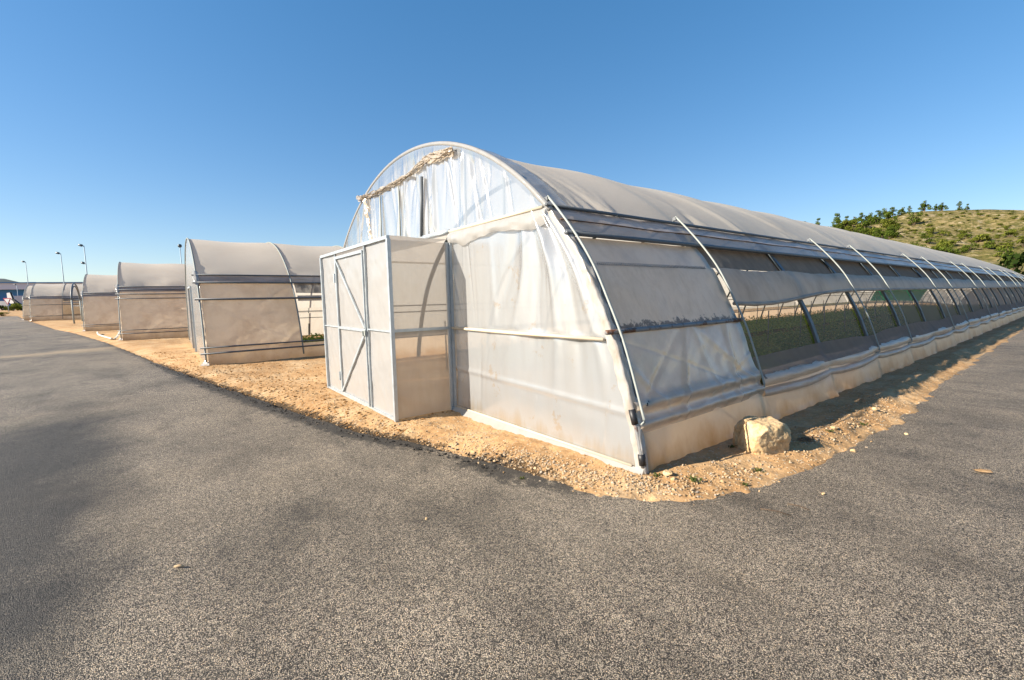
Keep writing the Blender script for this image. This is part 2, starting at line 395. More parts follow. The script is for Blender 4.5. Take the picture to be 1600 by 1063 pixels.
# ------------------------------------------------------------------ camera
FPX, YAW, PITCH, ROLL = 703.335, .9145, .0936, -.0211
CX, CY, CH = 2.2022, -3.0507, 1.5
fw = np.array([-math.sin(YAW)*math.cos(PITCH), math.cos(YAW)*math.cos(PITCH), -math.sin(PITCH)])
r0 = np.array([math.cos(YAW), math.sin(YAW), 0]); u0 = np.cross(r0, fw)
rt = math.cos(ROLL)*r0 + math.sin(ROLL)*u0; up = -math.sin(ROLL)*r0 + math.cos(ROLL)*u0
cd = bpy.data.cameras.new('camera'); cam = bpy.data.objects.new('camera', cd); COL.objects.link(cam)
cam.matrix_world = Matrix(((rt[0], up[0], -fw[0], CX), (rt[1], up[1], -fw[1], CY), (rt[2], up[2], -fw[2], CH), (0, 0, 0, 1)))
cd.sensor_fit = 'HORIZONTAL'; cd.sensor_width = 36; cd.lens = FPX / 1600 * 36; cd.clip_end = 4000; cd.clip_start = .05
S.camera = cam
def spot(px, depth):
    """ground position straight ahead of the lens at a bearing and a distance"""
    d = fw + rt * (px + 5.5 - 800) / FPX
    d = d / (d @ fw)
    return CX + d[0] * depth, CY + d[1] * depth

# ------------------------------------------------------------------ light
SUN_FROM = np.array([-.35, -.87, .50]); SUN_FROM /= np.linalg.norm(SUN_FROM)
EL = math.asin(SUN_FROM[2]); AZ = math.atan2(SUN_FROM[0], SUN_FROM[1])
sd = bpy.data.lights.new('sun', 'SUN'); sun = bpy.data.objects.new('sun', sd); COL.objects.link(sun)
sd.energy = 5.0; sd.angle = math.radians(.5); sd.color = (1, .90, .76)
sun.rotation_euler = Vector(SUN_FROM).to_track_quat('Z', 'Y').to_euler(); sun.location = (-10, -20, 20)
W = bpy.data.worlds.new('World'); S.world = W; W.use_nodes = True
wt = W.node_tree; wt.nodes.clear()
sky = wt.nodes.new('ShaderNodeTexSky'); sky.sky_type = 'NISHITA'; sky.sun_disc = False
sky.sun_elevation = EL; sky.sun_rotation = AZ % (2 * math.pi)
sky.air_density = 1.0; sky.dust_density = .25; sky.ozone_density = 4.0; sky.altitude = 200
hs = wt.nodes.new('ShaderNodeHueSaturation'); hs.inputs['Saturation'].default_value = 1.285; hs.inputs['Hue'].default_value = .508
bg = wt.nodes.new('ShaderNodeBackground'); bg.inputs[1].default_value = .106
wo = wt.nodes.new('ShaderNodeOutputWorld')
wt.links.new(sky.outputs[0], hs.inputs['Color']); gm = wt.nodes.new('ShaderNodeGamma'); gm.inputs[1].default_value = .68; wt.links.new(hs.outputs[0], gm.inputs[0]); wt.links.new(gm.outputs[0], bg.inputs[0]); wt.links.new(bg.outputs[0], wo.inputs[0])
S.view_settings.view_transform = 'Standard'; S.view_settings.look = 'None'; S.view_settings.exposure = 1.38; S.view_settings.gamma = 1

# ------------------------------------------------------------------ terrain
def drop(y):
    return -np.interp(y, [0, 36, 45, 60, 72, 78, 95, 400], [0, 0, .1, .5, 1.05, 1.4, 2.0, 2.2])
def gz(x, y):
    x = np.asarray(x, float); y = np.asarray(y, float)
    rise = .12 * sstep(-40, -48, x) + .13 * sstep(-48, -60, x) + .05 * sstep(-80, -95, x) + .75 * sstep(-97, -112, x) + .35 * sstep(-112, -140, x)
    return drop(y) * sstep(-70, -40, x) + rise
BND = np.array([(-97, -20.5), (-60, -13.3), (-45, -9.9), (-34, -7.3), (-24.5, -5.35), (-18.75, -4.32), (-12.2, -3.22), (-7.93, -2.44), (-4.67, -1.77), (-3.03, -1.41),
                (-2.13, -1.08), (-1.36, -.86), (-.54, -.66), (-.03, -.50), (.33, -.28), (.55, .03), (.70, .69), (.80, 1.46), (.86, 2.33), (.80, 5.0), (.71, 10.4), (.66, 25), (.8, 60), (.8, 110)])
def densify(P, step):
    out = []
    for a, b in zip(P[:-1], P[1:]):
        L = np.linalg.norm(b - a); dd = np.linalg.norm((a + b) / 2 - np.array([CX, CY]))
        n = max(1, int(L / max(step, step * dd / 4)))
        for i in range(n): out.append(a + (b - a) * i / n)
    out.append(P[-1]); return np.array(out)
BD = densify(BND, .05)
for _ in range(6):
    BD[1:-1] = (BD[:-2] + 2 * BD[1:-1] + BD[2:]) / 4
tg = np.gradient(BD, axis=0); tg /= np.linalg.norm(tg, axis=1)[:, None]
OUT = np.stack([tg[:, 1], -tg[:, 0]], 1)          # towards the asphalt
arc = np.concatenate([[0], np.cumsum(np.linalg.norm(np.diff(BD, axis=0), axis=1))])
def sdist(x, y):
    """distance inside the boundary (positive on the earth side), and nearest index"""
    Q = np.stack([x.ravel(), y.ravel()], 1); res = np.empty(len(Q)); idx = np.empty(len(Q), int)
    for i in range(0, len(Q), 20000):
        q = Q[i:i+20000]; d2 = ((q[:, None, :] - BD[None, ::2, :])**2).sum(2); k = d2.argmin(1) * 2
        idx[i:i+20000] = k; v = q - BD[k]; res[i:i+20000] = -(v * OUT[k]).sum(1)
    return res.reshape(x.shape), idx.reshape(x.shape)
# asphalt sheet fanning out from the boundary line
jit = .07 * fbm(arc * 2.2, 0 * arc, 4) + .03 * VB(arc * 14, 0 * arc)
offs = [-.05, 0, .03, .07, .12, .18, .25, .4, .6, 1.2, 2.5, 5, 10, 20, 40, 75]
dirs = OUT.copy()
rows = []
for q, d in enumerate(offs):
    p = BD + OUT * (d + jit[:, None] * math.exp(-max(d, 0) / .3))
    z = gz(p[:, 0], p[:, 1]) + (.010 * VC(p[:, 0] * 3, p[:, 1] * 3) if d < 2 else 0)
    if q == 0: z = z - .11
    if q == 1: z = z - .008 + .012 * VB(arc * 11, 3 + 0 * arc)
    rows.append(np.column_stack([p, z]))
mb = MB(); mb.grid(np.array(rows))
seamx = np.interp(BD[:, 0], [-60, -14, -9, -2.2, -1.6, -1.3, -.9, -.3, .1, .9], [.25, .45, .95, 1., .15, .75, .95, .55, .2, .05])
SEAM = np.concatenate([seamx * math.exp(-(max(d, 0) / .25)**2) for d in offs])
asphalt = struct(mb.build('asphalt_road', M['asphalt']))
asphalt.data.attributes.new('tar_band', 'FLOAT', 'POINT').data.foreach_set('value', SEAM.astype(np.float32))
# earth: one sheet to the horizon, fine close to the camera
def axis(fine_lo, fine_hi, step, lo, hi, g=1.09):
    a = list(np.arange(fine_lo, fine_hi, step)); s = step; x = fine_hi
    while x < hi: a.append(x); s *= g; x += s
    a.append(hi); s = step; x = fine_lo - step; pre = []
    while x > lo: pre.append(x); s *= g; x -= s
    pre.append(lo); return np.array(pre[::-1] + a)
AX = axis(-5.2, 1.6, .035, -1500, 1500, 1.05); AY = axis(-2.1, 6.0, .035, -1500, 1500, 1.045)
GX, GY = np.meshgrid(AX, AY, indexing='ij')
sdm = np.full(GX.shape, -5.0); kid = np.zeros(GX.shape, int)
near = (GX > -110) & (GX < 3) & (GY > -26) & (GY < 112)
s_, k_ = sdist(GX[near], GY[near]); sdm[near] = s_; kid[near] = k_
sdm[(~near) & (GX < -97)] = 5; sdm[(~near) & (GX < .6) & (GY > 5)] = 5
cornerness = np.zeros(GX.shape); bx = BD[kid, 0]; by = BD[kid, 1]
cornerness[near] = (sstep(-1.9, -.7, bx) * 1.0)[near]
detail = .030 * fbm(GX * 2.3, GY * 2.3, 5) + .016 * VB(GX * 11, GY * 11) + .010 * VC(GX * 23, GY * 23)
rag = sdm + (.17 * fbm(GX * 1.9, GY * 1.9, 4) + .09 * fbm(GX * 9, GY * 9, 3)) * (cornerness > .2)
left = np.where(rag < 0, -.14, -.075 + .075 * sstep(.05, .55, rag))
rightside = sstep(.6, 2.2, by)
right = .004 + .036 * sstep(.0, .45, rag) - .18 * sstep(.02, -.30, rag) + .055 * rightside * np.exp(-((rag - .30) / .16)**2)
hh = left * (1 - cornerness) + right * cornerness
wallin = sstep(.12, -.05, GX) * sstep(-.10, .04, GY)
hh = np.where(near, hh, np.where(sdm > 0, 0, -.3))
hh = hh + detail * np.where(sdm > -.15, 1, .3) * (1 - .5 * wallin)
far = sstep(130, 500, np.hypot(GX, GY))
GZ = gz(GX, GY) + hh - far * .0
mb = MB(); mb.grid(np.dstack([GX, GY, GZ]))
ground = struct(mb.build('ground', M['dirt']))
gs_ = np.interp(bx, [-60, -14, -9, -2.2, -1.6, -1.3, -.9, -.3, .1, .9], [.25, .45, .95, 1., .15, .7, .85, .4, .1, .0]) * np.exp(-(np.maximum(sdm, 0) / .26)**2) * near
ground.data.attributes.new('tar_band', 'FLOAT', 'POINT').data.foreach_set('value', gs_.ravel().astype(np.float32))
def dirt_z(x, y):
    i = min(max(np.searchsorted(AX, x) - 1, 0), len(AX) - 2); j = min(max(np.searchsorted(AY, y) - 1, 0), len(AY) - 2)
    u = (x - AX[i]) / (AX[i+1] - AX[i]); v = (y - AY[j]) / (AY[j+1] - AY[j])
    return (GZ[i,j]*(1-u)+GZ[i+1,j]*u)*(1-v) + (GZ[i,j+1]*(1-u)+GZ[i+1,j+1]*u)*v
def top_z(x, y):
    s, _ = sdist(np.array([x]), np.array([y]))
    z = dirt_z(x, y)
    if s[0] < -.06: z = max(z, float(gz(x, y)))
    return z

# ------------------------------------------------------------------ greenhouse section
SIDE = np.array([(0, 0), (-.045, .25), (-.10, .45), (-.19, .74), (-.33, 1.13), (-.46, 1.40), (-.685, 1.81), (-.93, 2.125), (-1.15, 2.365)])
zz = np.linspace(0, 2.365, 80)
def cubic(z):
    """monotone Hermite through SIDE"""
    xs, zs = SIDE[:, 0], SIDE[:, 1]; m = np.gradient(xs, zs)
    k = np.clip(np.searchsorted(zs, z) - 1, 0, len(zs) - 2); h = zs[k+1] - zs[k]; t = (z - zs[k]) / h
    return (2*t**3-3*t**2+1)*xs[k] + (t**3-2*t**2+t)*h*m[k] + (-2*t**3+3*t**2)*xs[k+1] + (t**3-t**2)*h*m[k+1]
XC = -4.37; RC = 4.625; ZC = 2.365 - math.sqrt(RC**2 - (XC + 1.15)**2)
a0 = math.atan2(2.365 - ZC, -1.15 - XC); th = np.linspace(a0, math.pi / 2, 70)[1:]
half = np.concatenate([np.column_stack([cubic(zz), zz]), np.column_stack([XC + RC*np.cos(th), ZC + RC*np.sin(th)])])
mir = half[::-1][1:].copy(); mir[:, 0] = 2 * XC - mir[:, 0]
PR = np.concatenate([half, mir])
PL = np.concatenate([[0], np.cumsum(np.linalg.norm(np.diff(PR, axis=0), axis=1))])
PT = np.gradient(PR, axis=0); PT /= np.linalg.norm(PT, axis=1)[:, None]; PNRM = np.column_stack([PT[:, 1], -PT[:, 0]])
LTOT = PL[-1]
def prof(l, off=0.0):
    x = np.interp(l, PL, PR[:, 0]); z = np.interp(l, PL, PR[:, 1])
    return x + off * np.interp(l, PL, PNRM[:, 0]), z + off * np.interp(l, PL, PNRM[:, 1])
def lz(z): return np.interp(z, half[:, 1], PL[:len(half)])
LE = lz(2.365)
UNIT = 2.21

def strip(yv, lv, off, zs=1.0, sag=None, dr=True):
    """sheet on the section: yv along the house, lv (2-D or 1-D) arc lengths, off offset array or function"""
    Y = np.repeat(np.asarray(yv)[:, None], np.shape(lv)[-1], 1)
    L = np.broadcast_to(np.asarray(lv), Y.shape)
    o = off(Y, L) if callable(off) else off
    x, z = prof(L, o)
    return np.dstack([x, Y, z * zs + (drop(Y) if dr else 0)])
def line(yv, z, off, zs=1.0, dr=True):
    yv = np.asarray(yv, float); l = lz(np.broadcast_to(z, yv.shape)); x, zz_ = prof(l, off)
    return np.column_stack([x, yv, zz_ * zs + (drop(yv) if dr else 0)])
def ys_graded(a, b, s0, s1, ramp=30.):
    out = [a]; 
    while out[-1] < b:
        t = min(1, max(0, (out[-1] - a) / ramp)); out.append(out[-1] + s0 + (s1 - s0) * t)
    out[-1] = b; return np.array(out)

def folds(Y, L, seed, y0, y1, n, amp=.02, width=.05, reach=1.2, l0=LE, slant=.6):
    rs = np.random.RandomState(seed); o = np.zeros(np.shape(Y))
    for _ in range(n):
        yc = rs.uniform(y0, y1); sl = rs.normal(0, slant); w = width * rs.uniform(.5, 1.6); a = amp * rs.uniform(.4, 1.3) * rs.choice([1, 1, -1]); rc = reach * rs.uniform(.4, 1.3)
        d = (Y - yc) - sl * (L - l0) * (1 + .25 * (L - l0))
        o = o + a * np.exp(-(d / (w * (1 + .9 * np.abs(L - l0))))**2) * np.exp(-((L - l0) / rc)**2)
    return o

# ------------------------------------------------------------------ the near greenhouse
LEN = 35 * UNIT
G = thing('greenhouse', 'nearest and largest white plastic greenhouse with a framed porch on its front', 'greenhouse', group='arched plastic greenhouses along the road')
# roof cover
yv = ys_graded(.16, LEN, .04, .45, 40.)
lv = np.concatenate([np.linspace(LE - .03, LTOT / 2 + .6, 70), np.linspace(LTOT / 2 + .75, LTOT - LE + .03, 24)])
def roof_off(Y, L):
    ph = Y / UNIT
    sag = -.045 * np.sin(np.pi * (ph % 1))**2 * np.sin(np.pi * np.clip((L - LE) / (LTOT - 2 * LE), 0, 1))**.6
    return .012 + sag + folds(Y, L, 5, .4, 26, 34, .024, .045, 1.0) + folds(Y, L, 8, .2, 1.1, 7, .02, .03, .9, slant=.12) + .02 * VA(Y * .9, L * 1.3) * np.clip((L - LE) * 3, 0, 1)
mb = MB(); mb.grid(strip(yv, lv, roof_off), flip=True); mb.build('roof_cover', M['roof'], G)
# front gable film, above the top rail: real vertical folds
def hang_folds(X, Z, seed, n, amp, x0, x1, ztop):
    rs = np.random.RandomState(seed); o = np.zeros(X.shape)
    for _ in range(n):
        xc = rs.uniform(x0, x1); w = .014 + .09 * rs.rand()**2; a = amp * rs.uniform(.3, 1.) * rs.choice([1, -1]); sl = rs.normal(0, .16); zc = rs.uniform(2.35, 3.6); zh = rs.uniform(.25, .9)
        o += a * np.exp(-((X - xc - sl * (Z - 3.0)) / w)**2) * np.exp(-((Z - zc) / zh)**2)
    return o
def arch_z(x):
    return ZC + np.sqrt(np.maximum(RC**2 - (x - XC)**2, 0))
xs = np.linspace(2 * XC + 1.15, -1.15, 520); ts = np.linspace(0, 1, 46)
X = np.repeat(xs[:, None], len(ts), 1); Z = 2.34 + (arch_z(xs)[:, None] - 2.34) * ts[None, :]
edge = np.minimum(1, (1 - ts)[None, :] * 6) * np.minimum(1, ts[None, :] * 8)
Yd = -.012 + edge * (hang_folds(X, Z, 21, 52, .034, -7.6, -1.2, 3.6) + .02 * VA(X * 5, Z * 1.2))
hole = (X > -5.75) & (X < -3.05) & (Z < 3.28)
mb = MB(); mb.grid(np.dstack([X, Yd, Z]), flip=True); mb.build('gable_film', M['gable'], G)
# film lapped back over the first hoop (the pale rim of the arch)
lv = np.linspace(LE - .05, LTOT - LE + .05, 150); yv = np.linspace(-.012, .30, 12)
rim = strip(yv, lv, lambda Y, L: .03 + .012 * VA(Y * 9, L * 5) + .010 * VB(L * 18, Y * 3))
mb = MB(); mb.grid(rim, flip=True)
mb.tube(np.column_stack([prof(lv, .02)[0], 0 * lv + .0, prof(lv, .02)[1]]), .03, 8)
mb.build('arch_rim_film', M['flap'], G)
# lower front film either side of the porch opening
def front_sheet(xa_fn, xb_fn, nx, seed):
    zs_ = np.linspace(.0, 2.36, 110); t = np.linspace(0, 1, nx)
    Zs = np.repeat(zs_[:, None], nx, 1); xa = xa_fn(zs_)[:, None]; xb = xb_fn(zs_)[:, None]
    Xs = xa + (xb - xa) * t[None, :]
    e = cubic(Zs) - Xs          # distance from the right edge
    o = .022 * VA(Xs * 1.6, Zs * .9) + .004 * VB(Xs * 7, Zs * 2.2)
    fade = 1.9 * np.clip((Zs - .35) / 1.6, 0, 1)
    for c, w, a in ((.10, .035, .016), (.22, .05, -.018), (.37, .045, .020), (.55, .06, -.014), (.74, .05, .013), (.95, .08, -.01)):
        d = e - c * (.35 + 1.1 * (2.5 - Zs)); o += a * np.exp(-(d / (w * (1 + .4 * (2.4 - Zs))))**2) * fade
    rs = np.random.RandomState(seed)
    for _ in range(26):
        xc = rs.uniform(-3.2, -.3); w = rs.uniform(.012, .05); a = rs.uniform(-.006, .006); zc = rs.uniform(.2, 2.2); o += a * np.exp(-((Xs - xc - rs.normal(0, .12) * (Zs - zc)) / w)**2) * np.exp(-((Zs - zc) / .6)**2)
    o += .010 * np.exp(-((Zs - .50 + .03 * Xs) / .025)**2)
    mid = np.exp(-((Zs - 1.12) / .03)**2); o = o * (1 - mid) * np.clip(Zs / .1, 0, 1)
    return np.dstack([Xs, -.012 - o, Zs])
mb = MB(); mb.grid(front_sheet(lambda z: 0 * z - 3.02, lambda z: cubic(z) + .004, 190, 3))
mb.build('front_film', M['front'], G); mb = MB(); mb.grid(front_sheet(lambda z: 2 * XC - cubic(z), lambda z: 0 * z - 5.94, 60, 4))
mb.build('front_film', M['front'], G)
# front battens and base flap
mb = MB(); mb.tube([(-1.17, -.04, 2.375), (-2.0, -.042, 2.376), (-2.98, -.04, 2.372)], .02, 8); mb.build('top_batten', M['batten'], G)
mb = MB(); mb.tube([(-.40, -.04, 1.12), (-1.7, -.045, 1.115), (-3.0, -.04, 1.12)], .018, 8); mb.build('middle_batten', M['batten'], G)
mb = MB(); mb.tube([(-.10, -.035, .075), (-1.5, -.036, .07), (-2.98, -.035, .07)], .011, 6); mb.build('base_batten', M['batten'], G)
mb = MB(); mb.bar((-2.98, -.045, 2.375), (-3.72, -.045, 2.38), .03, .05); mb.build('door_lintel', M['galv'], G)
xs = np.linspace(-3.05, .015, 120); r_ = np.array([0, .35, .7, 1.])
P = [[(x, -.03 - .05 * q - .03 * q * VA(x * 6, 2) - (.02 * q), .075 - .085 * q + .012 * VB(x * 9, q * 3)) for q in r_] for x in xs]
mb = MB(); mb.grid(np.array(P)); mb.build('base_flap', M['flap'], G)
# ragged flap hanging below the top batten
xs = np.linspace(-1.12, -3.0, 150); q_ = np.linspace(0, 1, 9)
P = []
for x in xs:
    h = .10 + .07 * (fbm(x * 2.3, 4.0, 3) + .3) + .06 * math.exp(-((x + 2.75) / .25)**2) + .06 * math.exp(-((x + 1.3) / .2)**2)
    P.append([(x, -.045 - .022 * math.sin(q * 3.0) - .03 * q * float(VA(x * 8, q * 3)), 2.365 - h * q) for q in q_])
mb = MB(); mb.grid(np.array(P)); mb.build('film_flap', M['flap'], G)
# crumpled torn strip across the gable
path = np.array([(-6.32, 3.40), (-6.0, 3.36), (-5.74, 3.34), (-5.3, 3.32), (-4.85, 3.31), (-4.4, 3.32), (-3.96, 3.34), (-3.6, 3.40), (-3.2, 3.38), (-2.82, 3.33)])
mb = MB()
n_t = 260; tt = np.linspace(0, 1, n_t); cx_ = np.interp(tt, np.linspace(0, 1, len(path)), path[:, 0]); cz_ = np.interp(tt, np.linspace(0, 1, len(path)), path[:, 1])
for q in range(4):
    P = np.zeros((n_t, 9, 3))
    for i in range(n_t):
        x = cx_[i]; w = (.034 + .055 * float(sstep(-3.9, -3.5, x)) + .05 * math.exp(-((x + 6.2) / .12)**2)) * (1 + 1.1 * mnoise.noise(Vector((x * 4, q * 7, 1)))); zo = .03 * mnoise.noise(Vector((x * 3, q * 3, 5))) + (q - 1.5) * .012
        tw = 1.5 * mnoise.noise(Vector((x * 2.2, q * 5, 9)))
        for j in range(9):
            u = j / 8 - .5; f_ = .022 * mnoise.noise(Vector((x * 14 + u * 6, u * 3, q))) + .005 * mnoise.noise(Vector((x * 30, u * 5, q)))
            P[i, j] = (x, -.035 - .010 * q - abs(u * w * math.sin(tw)) * .6 + f_, cz_[i] + zo + u * w * math.cos(tw) + f_)
    mb.grid(P, flip=True)
# the tail that hangs down left of the opening
tt = np.linspace(0, 1, 60)
P = np.zeros((60, 14, 3))
for i in range(60):
    zc = 3.32 - .78 * tt[i]; xc = -5.95 + .22 * tt[i]
    for j in range(14):
        u = j / 13 - .5; w = .16 * (1 - .45 * tt[i])
        P[i, j] = (xc + u * w, -.035 - .03 * mnoise.noise(Vector((u * 9, zc * 9, 1))) - .012, zc)
mb.grid(P, flip=True)
mb.build('torn_film_roll', M['tape'], G, label='crumpled beige strip of torn film tied across the gable')
mb = MB(); mb.bar((-3.70, -.045, 3.22), (-3.78, -.045, 2.40), .04, .03, up=(0, 1, 0)); mb.build('gable_post', M['dark_pipe'], G, label='dark upright behind the gable film')
for x in (-4.50, -5.26, -1.9, -2.7):
    mb = MB(); mb.bar((x, .04 if x > -3 else -.04, arch_z(x) - .08 if x > -3 else 3.25), (x, .04 if x > -3 else -.04, 2.4), .022, .018, up=(0, 1, 0)); mb.build('gable_post', M['galv_light'], G)
# ribs: full arches inside, at every unit
lv = np.linspace(0, LTOT, 60)
def rib_mesh(zs=1.0, w=.048, d=.035, inner=-.035):
    m = MB(); xo, zo = prof(lv, inner + d / 2); xi, zi = prof(lv, inner - d / 2)
    P = np.zeros((len(lv), 5, 3))
    for k, (xx, zz2, yy) in enumerate(((xo, zo, -w), (xo, zo, w), (xi, zi, w), (xi, zi, -w), (xo, zo, -w))):
        P[:, k] = np.column_stack([xx, 0 * xx + yy, zz2 * zs])
    m.grid(P, flip=True); return m
rib0 = rib_mesh().mesh('rib', M['rib'])
for k in range(36):
    o = bpy.data.objects.new('rib', rib0); COL.objects.link(o); o.parent = G; o.location = (0, max(.05, k * UNIT), float(drop(k * UNIT)))
# hoop pipes standing off the right side
lo, hi = lz(.45), LE + .10
lh = np.linspace(hi, lo, 34); hx, hz = prof(lh, .075); hx2 = list(hx); hz2 = list(hz)
m = MB(); pts = [(x, 0, z) for x, z in zip(hx2, hz2)]
pts += [(hx2[-1] + .004, 0, hz2[-1] - .02), (hx2[-1] - .02, -.012, hz2[-1] - .045), (hx2[-1] - .075, -.05, hz2[-1] - .055)]
m.tube(pts, .0115, 8)
hoop0 = m.mesh('hoop_pipe', M['galv_light'])
mbk = MB(); mbk.box((hx2[0] - .03, -.02, hz2[0] - .045), (hx2[0] + .015, .02, hz2[0] - .005)); mbk.bar((hx2[0] - .01, 0, hz2[0] - .03), (hx2[0] - .06, 0, hz2[0] - .07), .02, .02)
brk0 = mbk.mesh('bracket', M['dark_pipe'], False)
hoop_ys = [u * UNIT for u in range(36) if u % 3 != 2]
for y in hoop_ys:
    o = bpy.data.objects.new('hoop_pipe', hoop0); COL.objects.link(o); o.parent = G; o.location = (0, y + .03, float(drop(y)))
    b = bpy.data.objects.new('bracket', brk0); COL.objects.link(b); b.parent = o
# long rails
yl = np.concatenate([np.linspace(0, 36, 37), np.linspace(39, LEN, 14)])
def rail(name, z, off, r, mat, y0=0.0, y1=LEN, label=None, wob=0.0):
    yy = np.concatenate([[y0], yl[(yl > y0 + .3) & (yl < y1 - .3)], [y1]])
    m = MB(); m.tube(line(yy, z + wob * VA(yy * .7, z * 3), off), r, 8); return m.build(name, mat, G, label=label)
rail('eave_pipe', 2.36, .045, .019, M['dark_pipe'], -.05)
rail('eave_roll', 2.075, .035, .026, M['dark_pipe'], -.03)
# eave flap between the two
yv = ys_graded(-.02, LEN, .05, .5, 40.)
lv = np.linspace(lz(2.07), lz(2.355), 12)
mb = MB(); mb.grid(strip(yv, lv, lambda Y, L: .022 + .02 * np.sin((L - lz(2.07)) / (lz(2.355) - lz(2.07)) * math.pi) + .018 * VA(Y * 2.2, L * 9) + .010 * VB(Y * 14, L * 4)), flip=True); mb.build('eave_flap', M['eave'], G)
yy_ = np.concatenate([np.linspace(0, 20, 160), np.linspace(20.5, LEN, 60)])
m = MB(); m.tube(line(yy_, 2.205 + .02 * VA(yy_ * 1.3, 0 * yy_), .050), .007, 5); m.build('flap_seam', M['rust_line'], G, label='rusty brown seam running along the eave flap')
# closed first bay
yv = np.linspace(.0, UNIT + .05, 75)
def crink(Y, L): return .016 * VA(Y * 2.6 + L * 1.5, L * 3.3) + .007 * VB(Y * 7 - L * 5, L * 6) + .004
lv = np.linspace(lz(1.79), lz(2.08), 16); mb = MB(); mb.grid(strip(yv, lv, lambda Y, L: crink(Y, L) - .012), flip=True); mb.build('upper_side_panel', M['side'], G)
lv = np.linspace(lz(1.19), lz(1.80), 26); mb = MB(); mb.grid(strip(yv, lv, lambda Y, L: crink(Y, L) + .004), flip=True); mb.build('middle_side_panel', M['mould'], G)
lv = np.linspace(lz(.34), lz(1.20), 60); mb = MB(); mb.grid(strip(yv, lv, lambda Y, L: crink(Y, L) * 1.5 + .010 + folds(Y, L, 61, .1, 2.1, 9, .018, .035, .9, lz(.6), 1.3) + .050 * np.exp(-((L - lz(.56)) / .055)**2) + .045 * np.exp(-((L - lz(.41)) / .04)**2)), flip=True); mb.build('lower_side_panel', M['side_low'], G)
mb = MB()
for i in range(70):
    y = .18 + i * (UNIT - .3) / 70; a = line([y], 1.783, .014)[0]; b = line([y + .004], 1.812, .014)[0]; mb.bar(a, b, .0045, .004)
mb.build('seam_stitches', M['dark_pipe'], G)
m = MB(); yy = np.linspace(-.10, UNIT + .06, 14); m.tube(line(yy, 1.175, .035), .022, 10); m.build('vent_pipe', M['rust_pipe'], G, label='rusty pipe end sticking out past the corner')
m = MB(); yy = np.linspace(.14, UNIT, 12); m.tube(line(yy, .56, .012), .034, 12); m.build('lower_vent_pipe', M['smudge'], G)
for y in (.13, .70, 1.12, 1.6):
    m = MB(); yy = np.array([y, y + .07]); m.tube(line(yy, .56, .016), .036, 12); m.build('pipe_clip', M['black'] if y < .2 else M['smudge'], G)
m = MB(); yy = np.linspace(.02, UNIT + .02, 40); m.tube(line(yy, .405 + .01 * VA(yy * 3, 0 * yy), .014), .022 + .006 * VA(yy * 4, 3 + 0 * yy), 12); m.build('lower_vent_pipe', M['smudge'], G)
# the rest of the side: open vents behind nets, drapes and rolled films
y0 = UNIT + .06
yv = ys_graded(y0, LEN, .05, .5, 40.)
nb_ = lz(1.77 + .085 * (1 - sstep(4.6, 6.2, yv)) - .01 * np.sin(np.pi * yv / UNIT)**2); lv = nb_[:, None] + (lz(2.17) - nb_)[:, None] * np.linspace(0, 1, 6)[None, :]; mb = MB(); mb.grid(strip(yv, lv, lambda Y, L: -.068 + .02 * VA(Y * 1.5, L * 2)), flip=True); mb.build('vent_net', M['dark_net'], G)
bot = 1.49 - .15 * np.exp(-((yv - 3.0) / 1.9)**2)
top = 1.80 - .025 * np.sin(np.pi * (yv / UNIT % 1))
Lb, Lt = lz(bot), lz(top); t_ = np.linspace(0, 1, 16)
LV = Lb[:, None] + (Lt - Lb)[:, None] * t_[None, :]
def band_off(Y, L):
    return .028 + .020 * VA(Y * 4 + L * 2, L * 2.4) + .012 * VB(Y * 16, L * 1.5) + .018 * np.sin(np.pi * t_)[None, :]
mb = MB(); mb.grid(strip(yv, LV, band_off), flip=True)
lump = .026 + .008 * VA(yv * 4, 0 * yv + 9); bx_, bz_ = prof(Lb, .04)
mb.tube(np.column_stack([bx_, yv, bz_ + drop(yv)]), lump, 9); mb.build('fabric_band', M['band'], G)
for k in range(1, 36 - 1):
    ya, yb = k * UNIT + .04, (k + 1) * UNIT - .04
    if k == 1: ya = y0
    yw = np.linspace(ya, yb, 10 if k < 8 else 5); bb = np.interp(yw, yv, bot) + .02
    LW = lz(.55) + (lz(bb) - lz(.55))[:, None] * np.linspace(0, 1, 12)[None, :]
    mb = MB(); mb.grid(strip(yw, LW, lambda Y, L: -.085 + .012 * VA(Y * 2, L * 3)), flip=True); mb.build('window_net', M['net'], G)
lt = lz(.74 + .07 * VA(yv * .9, 2 + 0 * yv)); LV = lz(.50) + (lt - lz(.50))[:, None] * np.linspace(0, 1, 10)[None, :]
mb = MB(); mb.grid(strip(yv, LV, lambda Y, L: .010 + .07 * np.clip(1 - (L - lz(.5)) / .33, 0, 1)**2 + (.02 * VA(Y * 7 + L * 6, L * 2) + .012 * VB(Y * 19 + L * 12, L * 2)) * np.clip(1.2 - (L - lz(.5)) / .33, 0, 1)), flip=True); mb.build('vent_drape', M['drape'], G)
